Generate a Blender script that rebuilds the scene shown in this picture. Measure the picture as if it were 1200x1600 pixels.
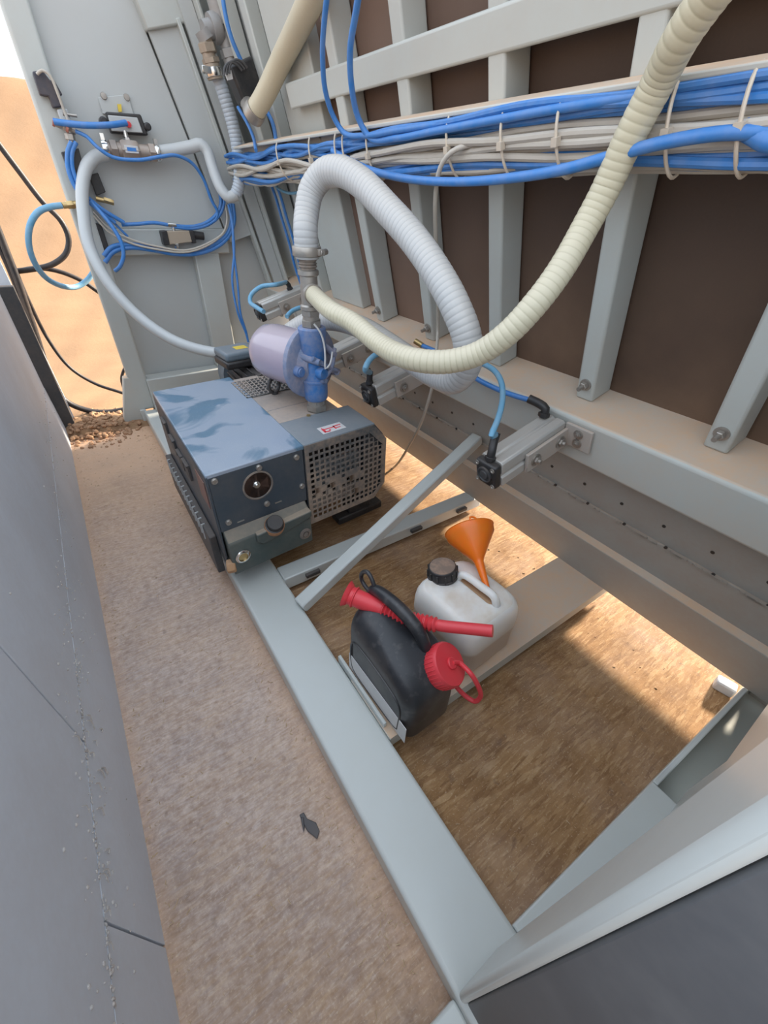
import bpy, bmesh, math, random
from mathutils import Vector, Matrix
from math import sin, cos, pi, radians
random.seed(7)
# ------------------------------------------------------------------ clear
for o in list(bpy.data.objects):
    bpy.data.objects.remove(o)
scene = bpy.context.scene
COL = scene.collection
SC = 0.77          # plan units -> metres
H = 1.25           # eye height in plan units

# ------------------------------------------------------------------ camera
R = [Vector((0.82359096, -0.565945, 0.03747246)),
     Vector((-0.3175748, -0.51487346, -0.79627355)),
     Vector((0.46994061, 0.64390339, -0.60377499))]
F = 645.0
cam = bpy.data.cameras.new('camera')
cam_ob = bpy.data.objects.new('camera', cam)
COL.objects.link(cam_ob)
rt, up, bk = R[0], -R[1], -R[2]
cam_ob.matrix_world = Matrix(((rt.x, up.x, bk.x, 0), (rt.y, up.y, bk.y, 0), (rt.z, up.z, bk.z, H * SC), (0, 0, 0, 1)))
cam.sensor_fit = 'VERTICAL'
cam.sensor_height = 36.0
cam.lens = F / 1600 * 36
cam.clip_start = 0.02
cam.clip_end = 300
scene.camera = cam_ob

# ------------------------------------------------------------------ light
world = bpy.data.worlds.new('world')
scene.world = world
world.use_nodes = True
wn = world.node_tree
wn.nodes.clear()
wo = wn.nodes.new('ShaderNodeOutputWorld')
wb = wn.nodes.new('ShaderNodeBackground')
wb.inputs['Strength'].default_value = 2.55
tc = wn.nodes.new('ShaderNodeTexCoord')
sx = wn.nodes.new('ShaderNodeSeparateXYZ')
rp = wn.nodes.new('ShaderNodeValToRGB')
wn.links.new(tc.outputs['Generated'], sx.inputs[0])
wn.links.new(sx.outputs['Z'], rp.inputs[0])
rp.color_ramp.elements[0].position = 0.0
rp.color_ramp.elements[0].color = (0.62, 0.52, 0.42, 1)
rp.color_ramp.elements[1].position = 0.9
rp.color_ramp.elements[1].color = (0.66, 0.75, 0.87, 1)
e = rp.color_ramp.elements.new(0.10); e.color = (0.55, 0.62, 0.70, 1)
e = rp.color_ramp.elements.new(0.3); e.color = (0.74, 0.80, 0.88, 1)
wn.links.new(rp.outputs[0], wb.inputs['Color'])
wn.links.new(wb.outputs[0], wo.inputs[0])

sun = bpy.data.lights.new('sun', 'SUN')
sun.energy = 17.0
sun.color = (1.0, 0.87, 0.70)
sun.angle = radians(5)
sun_ob = bpy.data.objects.new('sun', sun)
COL.objects.link(sun_ob)
SUN_EL, SUN_AZ = radians(19), radians(6)      # azimuth measured from +X towards +Y
sd = Vector((cos(SUN_EL) * cos(SUN_AZ), cos(SUN_EL) * sin(SUN_AZ), sin(SUN_EL)))
sun_ob.rotation_euler = sd.to_track_quat('Z', 'Y').to_euler()

scene.view_settings.view_transform = 'Standard'
scene.view_settings.look = 'None'
scene.view_settings.gamma = 1.0
scene.view_settings.use_curve_mapping = False
scene.view_settings.exposure = 0.0

# ------------------------------------------------------------------ surveying helpers (plan units)
def ray(u, v):
    a, b = (u - 600) / F, (v - 800) / F
    return R[0] * a + R[1] * b + R[2]
EYE = Vector((0, 0, H))
def at(u, v, d): return EYE + ray(u, v) * d                       # at forward distance d
def atY(u, v, y): r = ray(u, v); return EYE + r * (y / r.y)
def atX(u, v, x): r = ray(u, v); return EYE + r * (x / r.x)
def atZ(u, v, z): r = ray(u, v); return EYE + r * ((z - H) / r.z)
TI = radians(15.4)
OW = Vector((1.353, 0, .08)); SW = Vector((-sin(TI), 0, cos(TI))); NW = Vector((cos(TI), 0, sin(TI)))
def W(w, y, h): return OW + SW * h + NW * w + Vector((0, y, 0))   # leaning wall frame
def atW(u, v, w):
    r = ray(u, v); k = ((OW - EYE).dot(NW) + w) / r.dot(NW); return EYE + r * k
MW = Matrix(((NW.x, 0, SW.x, OW.x), (NW.y, 1, SW.y, OW.y), (NW.z, 0, SW.z, OW.z), (0, 0, 0, 1)))
def MT(x, y, z): return Matrix.Translation((x, y, z))
def RZ(a): return Matrix.Rotation(radians(a), 4, 'Z')
def RX(a): return Matrix.Rotation(radians(a), 4, 'X')
def RY(a): return Matrix.Rotation(radians(a), 4, 'Y')
def frame(o, d, upv=(0, 0, 1)):
    d = Vector(d).normalized(); u = Vector(upv)
    if abs(d.dot(u)) > .98: u = Vector((0, 1, 0))
    x = u.cross(d).normalized(); y = d.cross(x)
    return Matrix(((x.x, y.x, d.x, o[0]), (x.y, y.y, d.y, o[1]), (x.z, y.z, d.z, o[2]), (0, 0, 0, 1)))

# ------------------------------------------------------------------ mesh builder
ROOT = {}
class MB:
    def __init__(s): s.v = []; s.f = []; s.sm = []; s.uv = {}
    def add(s, vs, fs, smooth=False, M=None, uvs=None):
        n = len(s.v)
        for p in vs:
            p = Vector(p); s.v.append(M @ p if M is not None else p)
        for i, f in enumerate(fs):
            if uvs: s.uv[len(s.f)] = uvs[i]
            s.f.append([q + n for q in f]); s.sm.append(smooth)
        return s
    def box(s, a, b, M=None):
        x0, y0, z0 = a; x1, y1, z1 = b
        if x0 > x1: x0, x1 = x1, x0
        if y0 > y1: y0, y1 = y1, y0
        if z0 > z1: z0, z1 = z1, z0
        vs = [(x0,y0,z0),(x1,y0,z0),(x1,y1,z0),(x0,y1,z0),(x0,y0,z1),(x1,y0,z1),(x1,y1,z1),(x0,y1,z1)]
        return s.add(vs, [(3,2,1,0),(4,5,6,7),(0,1,5,4),(1,2,6,5),(2,3,7,6),(3,0,4,7)], False, M)
    def prism(s, poly, z0, z1, M=None, smooth=False):
        n = len(poly)
        vs = [(x, y, z0) for x, y in poly] + [(x, y, z1) for x, y in poly]
        s.add(vs, [tuple(range(n))[::-1], tuple(range(n, 2*n))], False, M)
        k = len(s.v) - 2*n
        for i in range(n):
            j = (i+1) % n
            s.f.append([k+i, k+j, k+n+j, k+n+i]); s.sm.append(smooth)
        return s
    def lathe(s, prof, M=None, n=28, smooth=True, caps=True):
        vs = []; fs = []
        for r, z in prof:
            for i in range(n):
                a = 2*pi*i/n; vs.append((r*cos(a), r*sin(a), z))
        for j in range(len(prof)-1):
            for i in range(n):
                k = (i+1) % n
                fs.append((j*n+i, j*n+k, (j+1)*n+k, (j+1)*n+i))
        s.add(vs, fs, smooth, M)
        if caps:
            if prof[0][0] > 1e-5: s.add(vs[:n], [tuple(range(n))[::-1]], False, M)
            if prof[-1][0] > 1e-5: s.add(vs[-n:], [tuple(range(n))], False, M)
        return s
    def cyl(s, p0, p1, r, n=20, r1=None):
        p0 = Vector(p0); p1 = Vector(p1); L = (p1-p0).length
        return s.lathe([(r, 0), (r1 if r1 is not None else r, L)], frame(p0, p1-p0), n)
    def hexn(s, p0, p1, r): 
        p0 = Vector(p0); p1 = Vector(p1); L = (p1-p0).length
        return s.lathe([(r*.85, 0), (r, L*.12), (r, L*.88), (r*.85, L)], frame(p0, p1-p0), 6, False)
    def tube(s, pts, r, n=12, step=.012, rib=0, pitch=.014, closed=False, rad=None, flat=1.0):
        P = spline(pts, step if not rib else pitch/7.0)
        m = len(P); T = []
        for i in range(m):
            a = P[max(i-1, 0)]; b = P[min(i+1, m-1)]; T.append((b-a).normalized())
        u = T[0].orthogonal().normalized(); vs = []; fs = []; uvs = []; L = 0; Ls = []
        for i in range(m):
            if i: L += (P[i]-P[i-1]).length
            Ls.append(L)
            u = (u - T[i]*u.dot(T[i])).normalized(); w = T[i].cross(u)
            rr = r if rad is None else rad(i/(m-1))
            if rib:
                ph = (L/pitch) % 1.0; ph = min(ph, 1-ph); rr *= 1 - rib*math.exp(-(ph/.13)**2) + rib*.15*sin(pi*ph)
            for k in range(n):
                a = 2*pi*k/n; vs.append(P[i] + u*(rr*cos(a)) + w*(rr*sin(a)*flat))
        for i in range(m-1):
            for k in range(n):
                q = (k+1) % n
                fs.append((i*n+k, i*n+q, (i+1)*n+q, (i+1)*n+k))
                uvs.append([(Ls[i], k/n), (Ls[i], (k+1)/n), (Ls[i+1], (k+1)/n), (Ls[i+1], k/n)])
        s.add(vs, fs, True, None, uvs)
        s.add(vs[:n], [tuple(range(n))[::-1]]); s.add(vs[-n:], [tuple(range(n))])
        return s
    def rings(s, loops, M=None, smooth=True):
        n = len(loops[0]); vs = [p for l in loops for p in l]; fs = []
        for j in range(len(loops)-1):
            for i in range(n):
                k = (i+1) % n; fs.append((j*n+i, j*n+k, (j+1)*n+k, (j+1)*n+i))
        s.add(vs, fs, smooth, M)
        s.add(loops[0], [tuple(range(n))[::-1]], smooth, M); s.add(loops[-1], [tuple(range(n))], smooth, M)
        return s
    def build(s, name, mat, parent=None, bevel=0, seg=2, sub=0, base=None, deform=None):
        me = bpy.data.meshes.new(name)
        if parent is not None: org = ROOT[parent.name]
        else: org = Vector(base)*SC if base is not None else Vector((0, 0, 0))
        vs = [(deform(p) if deform else p)*SC - org for p in s.v]
        me.from_pydata([tuple(p) for p in vs], [], s.f)
        for i, p in enumerate(me.polygons): p.use_smooth = s.sm[i]
        if s.uv:
            ul = me.uv_layers.new(name='UVMap')
            for fi, co in s.uv.items():
                for li, c in zip(me.polygons[fi].loop_indices, co): ul.data[li].uv = c
        me.validate(); me.update()
        bm = bmesh.new(); bm.from_mesh(me); bmesh.ops.remove_doubles(bm, verts=bm.verts, dist=1e-5*SC)
        bmesh.ops.recalc_face_normals(bm, faces=bm.faces); bm.to_mesh(me); bm.free()
        me.set_sharp_from_angle(angle=radians(38))
        me.materials.append(mat)
        o = bpy.data.objects.new(name, me); COL.objects.link(o)
        if parent is not None: o.parent = parent
        else: o.location = org
        ROOT[o.name] = org
        if bevel:
            b = o.modifiers.new('bevel', 'BEVEL'); b.width = bevel*SC; b.segments = seg; b.limit_method = 'ANGLE'; b.angle_limit = radians(40)
            b.harden_normals = False
        if sub:
            q = o.modifiers.new('sub', 'SUBSURF'); q.levels = sub; q.render_levels = sub
        return o

def spline(pts, step):
    pts = [Vector(p) for p in pts]
    if len(pts) == 2:
        n = max(1, int((pts[1]-pts[0]).length/step)); return [pts[0].lerp(pts[1], i/n) for i in range(n+1)]
    P = [pts[0]*2-pts[1]] + pts + [pts[-1]*2-pts[-2]]
    out = []
    for i in range(1, len(P)-2):
        a, b, c, d = P[i-1:i+3]
        def tj(t, p, q): return t + max((q-p).length, 1e-6)**.5
        t0 = 0; t1 = tj(t0, a, b); t2 = tj(t1, b, c); t3 = tj(t2, c, d)
        n = max(2, int((c-b).length/step))
        for k in range(n):
            t = t1 + (t2-t1)*k/n
            A1 = a*((t1-t)/(t1-t0)) + b*((t-t0)/(t1-t0)); A2 = b*((t2-t)/(t2-t1)) + c*((t-t1)/(t2-t1)); A3 = c*((t3-t)/(t3-t2)) + d*((t-t2)/(t3-t2))
            B1 = A1*((t2-t)/(t2-t0)) + A2*((t-t0)/(t2-t0)); B2 = A2*((t3-t)/(t3-t1)) + A3*((t-t1)/(t3-t1))
            out.append(B1*((t2-t)/(t2-t1)) + B2*((t-t1)/(t2-t1)))
    out.append(pts[-1]); return out

def thing(name, loc, label, cat, group=None):
    o = bpy.data.objects.new(name, None); COL.objects.link(o)
    o.empty_display_size = .05
    o.location = Vector(loc)*SC; ROOT[o.name] = Vector(loc)*SC
    return tag(o, label, cat, group)
def tag(o, label, cat, group=None, kind=None):
    o['label'] = label; o['category'] = cat
    if group: o['group'] = group
    if kind: o['kind'] = kind
    return o
def struct(o, label=None, cat=None):
    o['kind'] = 'structure'
    if label: o['label'] = label
    if cat: o['category'] = cat
    return o

# ------------------------------------------------------------------ materials
class NT:
    def __init__(s, name):
        s.m = bpy.data.materials.new(name); s.m.use_nodes = True; s.t = s.m.node_tree; s.t.nodes.clear()
        s.out = s.n('ShaderNodeOutputMaterial'); s.b = s.n('ShaderNodeBsdfPrincipled'); s.l(s.b.outputs[0], s.out.inputs[0])
        s.tc = s.n('ShaderNodeTexCoord')
    def n(s, t, **k):
        q = s.t.nodes.new(t)
        for a, b in k.items(): setattr(q, a, b)
        return q
    def l(s, a, b): s.t.links.new(a, b)
    def co(s, sc=(1, 1, 1), rot=(0, 0, 0), src='Object', loc=(0, 0, 0)):
        q = s.n('ShaderNodeMapping'); q.inputs['Scale'].default_value = sc; q.inputs['Rotation'].default_value = rot; q.inputs['Location'].default_value = loc
        s.l(s.tc.outputs[src], q.inputs[0]); return q.outputs[0]
    def noise(s, vec, scale, det=4, rough=.55, dist=0):
        q = s.n('ShaderNodeTexNoise'); q.inputs['Scale'].default_value = scale; q.inputs['Detail'].default_value = det
        q.inputs['Roughness'].default_value = rough; q.inputs['Distortion'].default_value = dist
        s.l(vec, q.inputs['Vector']); return q.outputs['Fac']
    def vor(s, vec, scale, out='Color', feat='F1'):
        q = s.n('ShaderNodeTexVoronoi', feature=feat); q.inputs['Scale'].default_value = scale; s.l(vec, q.inputs['Vector']); return q.outputs[out]
    def ramp(s, fac, stops):
        q = s.n('ShaderNodeValToRGB'); e = q.color_ramp.elements
        while len(e) < len(stops): e.new(.5)
        for i, (p, c) in enumerate(stops):
            e[i].position = p; e[i].color = (c, c, c, 1) if isinstance(c, (int, float)) else (*c, 1)
        s.l(fac, q.inputs[0]); return q.outputs[0]
    def mix(s, f, a, b, mode='MIX'):
        q = s.n('ShaderNodeMix', data_type='RGBA', blend_type=mode)
        for k, v in ((0, f), (6, a), (7, b)):
            if isinstance(v, (int, float)): q.inputs[k].default_value = v if k == 0 else (v, v, v, 1)
            elif isinstance(v, tuple): q.inputs[k].default_value = (*v, 1)
            else: s.l(v, q.inputs[k])
        return q.outputs[2]
    def math(s, op, a, b=0, c=None):
        q = s.n('ShaderNodeMath', operation=op)
        for k, v in enumerate((a, b) if c is None else (a, b, c)):
            if isinstance(v, (int, float)): q.inputs[k].default_value = v
            else: s.l(v, q.inputs[k])
        return q.outputs[0]
    def bump(s, h, st=.3, d=.002):
        q = s.n('ShaderNodeBump'); q.inputs['Strength'].default_value = st; q.inputs['Distance'].default_value = d
        s.l(h, q.inputs['Height']); s.l(q.outputs[0], s.b.inputs['Normal'])
    def up(s, lo=.55, hi=.95):
        g = s.n('ShaderNodeNewGeometry'); x = s.n('ShaderNodeSeparateXYZ'); s.l(g.outputs['True Normal'], x.inputs[0])
        return s.ramp(x.outputs[2], [(lo, 0.0), (hi, 1.0)])
    def set(s, **k):
        for a, v in k.items():
            i = s.b.inputs[a.replace('_', ' ')]
            if isinstance(v, (int, float)): i.default_value = v
            elif isinstance(v, tuple): i.default_value = (*v, 1) if i.type == 'RGBA' else v
            else: s.l(v, i)
        return s.m

DUST = (.50, .33, .215)
def paint(name, col, rough=.45, dust=.25, dcol=DUST, metal=0, ndust=.12, upd=.6, scale=9, spec=.5, coat=0):
    t = NT(name); v = t.co()
    n1 = t.noise(v, scale, 5); n2 = t.noise(v, 90, 3)
    base = t.mix(t.math('MULTIPLY', n1, .25), col, tuple(c*.78 for c in col))
    patch = t.ramp(t.math('ADD', t.math('MULTIPLY', n1, .7), t.math('MULTIPLY', n2, .3)), [(.38, 0.0), (.68, 1.0)])
    f = t.math('MULTIPLY', patch, ndust)
    f2 = t.math('MULTIPLY', t.up(), t.math('MULTIPLY_ADD', patch, .5, .5))
    f = t.math('MAXIMUM', f, t.math('MULTIPLY', f2, upd*dust/.25 if dust else 0))
    f = t.math('MINIMUM', f, 1.0)
    c = t.mix(f, base, dcol)
    t.bump(n2, .08, .001)
    return t.set(Base_Color=c, Roughness=t.math('MULTIPLY_ADD', f, .9-rough, rough), Metallic=metal, Specular_IOR_Level=spec, Coat_Weight=coat)

GREY = (.50, .525, .50)
M = {}
M['frame'] = paint('grey frame paint', GREY, .38, .10, upd=.35, ndust=.10)
M['rail'] = paint('pale grey rail paint', (.56, .59, .575), .32, .06, upd=.55, ndust=.06, dcol=(.55, .47, .33))
M['dusty'] = paint('dust covered grey paint', GREY, .5, .25, upd=1.1, ndust=.22, dcol=(.66, .46, .31))
M['wallsheet'] = paint('grey sheet wall paint', (.64, .68, .74), .5, .05, upd=.1, ndust=.2, scale=6, dcol=(.46, .38, .33))
M['endsheet'] = paint('end sheet paint', (.49, .51, .50), .45, .05, upd=.3, ndust=.06, scale=4)
M['lower'] = paint('brownish dusty grey paint', (.36, .36, .34), .55, .25, upd=.8, ndust=.38, dcol=(.36, .27, .20))
M['channel'] = paint('grey green shade tone', (.30, .32, .29), .5, .1, upd=.2, ndust=.2)  # shade inside the open channel is put into this darker colour
M['dark'] = paint('dark grey steel paint', (.045, .05, .056), .45, .1, upd=.4, ndust=.1)
M['darkpanel'] = paint('dark grey scuffed panel', (.115, .12, .13), .5, .05, upd=.2, ndust=.25, dcol=(.28, .27, .26), scale=14)
M['pump'] = paint('blue grey pump enamel', (.045, .062, .08), .35, .12, upd=.35, ndust=.18, dcol=(.22, .18, .15))
M['sump'] = paint('green grey cast iron enamel', (.055, .075, .072), .45, .25, upd=1.3, ndust=.14, dcol=(.36, .29, .22), scale=12)
M['grille'] = paint('dusty dark grille steel', (.075, .09, .10), .5, .2, upd=.5, ndust=.8, dcol=(.44, .32, .23), scale=5)
M['black'] = paint('black plastic', (.018, .018, .02), .4, .15, upd=.45, ndust=.12, dcol=(.22, .18, .15), scale=30)
M['rubber'] = paint('black cable rubber', (.012, .012, .016), .5, .05, upd=.2, ndust=.1)
M['steel'] = paint('dusty zinc steel', (.42, .40, .37), .35, .15, upd=.4, ndust=.45, dcol=(.36, .28, .22), metal=.75, scale=30)
M['alu'] = paint('dusty aluminium profile', (.52, .52, .50), .4, .2, upd=.6, ndust=.35, dcol=(.62, .50, .40), metal=.35, scale=12)
M['bracket'] = paint('dusty grey bracket', (.42, .40, .37), .5, .25, upd=.9, ndust=.6, dcol=(.50, .38, .30))
M['brass'] = paint('brass', (.55, .40, .18), .35, .1, metal=.9, ndust=.3)
M['chrome'] = paint('bright chrome', (.75, .75, .73), .15, .02, metal=1, ndust=.1, upd=.05)
M['blue'] = paint('blue air tube', (.035, .20, .55), .35, .12, upd=.25, ndust=.18, dcol=(.42, .42, .48), scale=30)
M['bluedusty'] = paint('dusty pale blue air tube', (.12, .34, .52), .4, .15, upd=.4, ndust=.45, dcol=(.42, .50, .54), scale=25)
M['white'] = paint('off white cable sheath', (.50, .46, .40), .45, .12, upd=.35, ndust=.35, dcol=(.42, .36, .29), scale=25)
M['tie'] = paint('beige cable tie', (.62, .55, .45), .5, .1, ndust=.3)
M['filterblue'] = paint('blue filter casting', (.03, .17, .46), .4, .25, upd=.9, ndust=.85, dcol=(.34, .32, .37), scale=9)
M['red'] = paint('red plastic', (.72, .045, .06), .38, .06, upd=.12, ndust=.10, dcol=(.60, .22, .2))
M['orange'] = paint('orange plastic', (.95, .20, .01), .3, .0, upd=0, ndust=.03, dcol=(.8, .3, .12))
M['orange'].node_tree.nodes['Principled BSDF'].inputs['Subsurface Weight'].default_value = .5
M['orange'].node_tree.nodes['Principled BSDF'].inputs['Subsurface Radius'].default_value = (.06, .02, .01)
M['label'] = paint('white label', (.62, .62, .62), .5, .05, ndust=.15)
M['yellowl'] = paint('yellow label', (.75, .55, .06), .5, .05)
M['pvcgrey'] = paint('smooth grey hose', (.50, .52, .52), .35, .06, upd=.25, ndust=.12, dcol=(.55, .47, .40))
M['ribwhite'] = None
M['scrap'] = paint('dark scrap rubber', (.04, .045, .055), .5, .05)

def hose_mat(name, a, b, ringcol, pitch, text=False):
    t = NT(name); uv = t.n('ShaderNodeSeparateXYZ'); t.l(t.tc.outputs['UV'], uv.inputs[0])
    L = uv.outputs[0]
    w = t.math('ABSOLUTE', t.math('SUBTRACT', t.math('FRACT', t.math('ADD', t.math('DIVIDE', L, pitch), .5)), .5))
    n = t.noise(t.co(), 7, 4)
    c = t.mix(n, a, b)
    c = t.mix(t.math('MULTIPLY', t.ramp(w, [(.03, 1.0), (.14, 0.0)]), .42), c, ringcol)
    c = t.mix(t.math('MULTIPLY', t.up(.1, .9), .35), c, (.62, .53, .42))
    if text:
        s = t.math('MULTIPLY', t.ramp(t.noise(t.co((1, 1, 1)), 130, 2), [(.48, 0.0), (.52, 1.0)]), 1.0)
        band = t.math('COMPARE', uv.outputs[1], .37, .022)
        c = t.mix(t.math('MULTIPLY', t.math('MULTIPLY', band, s), .65), c, (.12, .11, .09))
    return t.set(Base_Color=c, Roughness=.4, Subsurface_Weight=.0)
M['yhose'] = hose_mat('cream spiral hose', (.53, .48, .33), (.58, .54, .41), (.33, .30, .19), .0135)
M['ribwhite'] = hose_mat('white spiral hose', (.42, .44, .45), (.50, .49, .48), (.26, .26, .27), .0145)
M['cream'] = hose_mat('cream rubber hose with faded print', (.60, .53, .38), (.54, .48, .35), (.55, .48, .35), .02, True)

def m_osb():
    t = NT('osb board under sawdust')
    base = None; hh = None
    cols = [(.40, .225, .10), (.46, .27, .125), (.30, .16, .07), (.55, .35, .18), (.42, .24, .11)]
    for i, (a, sx_, sy_) in enumerate(((.35, 34, 210), (1.3, 26, 170), (2.2, 38, 230), (-.5, 24, 150))):
        vec = t.co((sx_, sy_, 1), (0, 0, a), loc=(i*3.1, i*1.7, 0))
        cell = t.vor(vec, 1.0); x = t.n('ShaderNodeSeparateXYZ'); t.l(cell, x.inputs[0])
        c = t.ramp(x.outputs[0], [(0, cols[2]), (.3, cols[0]), (.6, cols[4]), (.8, cols[1]), (1, cols[3])])
        sel = t.math('GREATER_THAN', x.outputs[1], .35)
        if base is None: base = c; hh = x.outputs[2]
        else:
            base = t.mix(sel, base, c); hh = t.mix(sel, hh, x.outputs[2])
    fine = t.noise(t.co((40, 120, 1), (0, 0, .4)), 3, 4)
    base = t.mix(t.math('MULTIPLY', fine, .5), base, (.16, .09, .045))
    v = t.co()
    base = t.mix(t.math('MULTIPLY', t.ramp(t.noise(v, 9, 5, .65), [(.42, 0.0), (.68, 1.0)]), .6), base, (.17, .085, .04))
    base = t.mix(t.math('MULTIPLY', t.ramp(t.noise(t.co((9, 60, 1), (0, 0, .9)), 2.4, 4), [(.56, 0.0), (.66, 1.0)]), .45), base, (.56, .37, .20))
    xs = t.n('ShaderNodeSeparateXYZ'); t.l(t.tc.outputs['Object'], xs.inputs[0])
    # the walkway carries trodden pale dust, the floor inside the frame does not
    walk = t.ramp(t.math('MULTIPLY', xs.outputs[0], 1.0), [(.16, 1.0), (.22, 0.0)])
    n1 = t.noise(v, 5, 6, .6); n2 = t.noise(v, 60, 5, .7); n3 = t.noise(v, 2.0, 3)
    far = t.ramp(t.math('ADD', xs.outputs[1], t.math('MULTIPLY', n1, .9)), [(1.9/2.5, 0.0), (1.0, 1.0)])
    q = t.n('ShaderNodeMapRange'); t.l(t.math('ADD', xs.outputs[1], t.math('MULTIPLY', n1, .9)), q.inputs[0]); q.inputs[1].default_value = 1.35; q.inputs[2].default_value = 2.5; far = q.outputs[0]
    nearq = t.n('ShaderNodeMapRange'); t.l(t.math('ADD', xs.outputs[1], t.math('MULTIPLY', n1, .6)), nearq.inputs[0]); nearq.inputs[1].default_value = .15; nearq.inputs[2].default_value = .75
    dcol = t.mix(t.ramp(n2, [(.36, 0.0), (.66, 1.0)]), (.44, .355, .325), (.76, .655, .61))
    dcol = t.mix(t.math('MULTIPLY', t.ramp(t.noise(v, 7, 4, .65), [(.45, 0.0), (.62, 1.0)]), .5), dcol, (.40, .36, .37))
    dcol = t.mix(t.math('MULTIPLY', t.ramp(n3, [(.4, 0.0), (.62, 1.0)]), .5), dcol, (.60, .46, .37))
    dcol = t.mix(far, dcol, (.64, .42, .28))
    amt = t.math('MULTIPLY', walk, t.math('MULTIPLY_ADD', t.ramp(n1, [(.3, 0.0), (.7, 1.0)]), .22, .62))
    amt = t.math('MULTIPLY', amt, t.math('MULTIPLY_ADD', nearq.outputs[0], .6, .36))
    amt = t.math('MULTIPLY', amt, t.math('MULTIPLY_ADD', t.ramp(t.noise(t.co((14, 70, 1), (0, 0, .6)), 3, 4, .6), [(.35, 0.0), (.6, 1.0)]), .4, .68))
    amt = t.math('MAXIMUM', amt, t.math('MULTIPLY', t.ramp(n1, [(.45, 0.0), (.75, 1.0)]), .22))
    amt = t.math('MAXIMUM', amt, t.math('MULTIPLY', far, walk))
    c = t.mix(amt, base, dcol)
    # sawdust band along both walkway edges
    e1 = t.n('ShaderNodeMapRange'); t.l(t.math('ABSOLUTE', t.math('SUBTRACT', xs.outputs[0], .135)), e1.inputs[0]); e1.inputs[1].default_value = .055; e1.inputs[2].default_value = .0
    e2 = t.n('ShaderNodeMapRange'); t.l(t.math('ABSOLUTE', t.math('SUBTRACT', xs.outputs[0], -.2)), e2.inputs[0]); e2.inputs[1].default_value = .03; e2.inputs[2].default_value = .0
    ed = t.math('MULTIPLY', t.math('MAXIMUM', e1.outputs[0], e2.outputs[0]), t.ramp(n2, [(.3, .3), (.65, 1.0)]))
    c = t.mix(t.math('MULTIPLY', ed, .6), c, (.56, .35, .22))
    lighter = t.ramp(t.noise(t.co((30, 130, 1), (0, 0, 1.2)), 1.6, 3), [(.60, 0.0), (.66, 1.0)])  # pale strand flecks of the board
    c = t.mix(t.math('MULTIPLY', t.math('MULTIPLY', lighter, walk), .22), c, (.74, .64, .55))
    lighter2 = t.ramp(t.noise(t.co((120, 26, 1), (0, 0, .5)), 1.6, 3), [(.61, 0.0), (.67, 1.0)])  # second set of pale strand flecks, running crosswise
    c = t.mix(t.math('MULTIPLY', t.math('MULTIPLY', lighter2, walk), .12), c, (.70, .60, .52))
    spk = t.ramp(t.noise(v, 240, 2), [(.62, 0.0), (.7, 1.0)])
    c = t.mix(t.math('MULTIPLY', spk, .4), c, (.66, .52, .36))
    drk = t.ramp(t.noise(v, 34, 3), [(.64, 0.0), (.72, 1.0)])
    c = t.mix(t.math('MULTIPLY', drk, .35), c, (.14, .09, .07))
    h = t.math('ADD', t.math('MULTIPLY', hh, .6), t.math('MULTIPLY', n2, 1.2))
    t.bump(h, .28, .002)
    return t.set(Base_Color=c, Roughness=.85, Specular_IOR_Level=.25)
M['osb'] = m_osb()

def m_sand():
    t = NT('orange sand'); v = t.co()
    n1 = t.noise(v, 3, 5); n2 = t.noise(v, 60, 4, .7); n3 = t.noise(v, 11, 3)
    c = t.mix(n1, (.32, .195, .11), (.41, .26, .155))
    c = t.mix(t.math('MULTIPLY', n2, .35), c, (.22, .12, .065))
    c = t.mix(t.math('MULTIPLY', t.ramp(n3, [(.66, 0.0), (.74, 1.0)]), .5), c, (.30, .17, .10))
    t.bump(t.math('ADD', n2, n3), .25, .005)
    return t.set(Base_Color=c, Roughness=.95, Specular_IOR_Level=.1)
M['sand'] = m_sand()
M['clod'] = paint('damp crumbly sand', (.46, .28, .17), .95, 0, upd=0, ndust=.3, dcol=(.24, .14, .09), scale=20, spec=.1)

def m_brown():
    t = NT('brown film faced plywood'); v = t.co()
    n1 = t.noise(v, 3.5, 5); n2 = t.noise(v, 260, 2); g = t.noise(t.co((1, 60, 2)), 4, 2)
    c = t.mix(n1, (.060, .036, .027), (.10, .060, .040))
    c = t.mix(t.math('MULTIPLY', n2, .35), c, (.045, .028, .02))
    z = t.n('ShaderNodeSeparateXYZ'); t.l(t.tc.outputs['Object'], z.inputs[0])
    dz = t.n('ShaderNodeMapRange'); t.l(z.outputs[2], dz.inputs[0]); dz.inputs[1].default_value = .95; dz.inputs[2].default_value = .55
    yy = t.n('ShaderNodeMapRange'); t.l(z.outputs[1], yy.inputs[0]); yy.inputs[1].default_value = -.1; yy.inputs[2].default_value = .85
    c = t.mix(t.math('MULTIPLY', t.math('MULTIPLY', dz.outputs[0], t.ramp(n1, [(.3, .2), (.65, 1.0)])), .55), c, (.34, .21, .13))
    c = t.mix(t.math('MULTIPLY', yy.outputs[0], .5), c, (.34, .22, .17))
    t.bump(t.math('ADD', n2, g), .15, .001)
    return t.set(Base_Color=c, Roughness=.55)
M['brown'] = m_brown()

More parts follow.
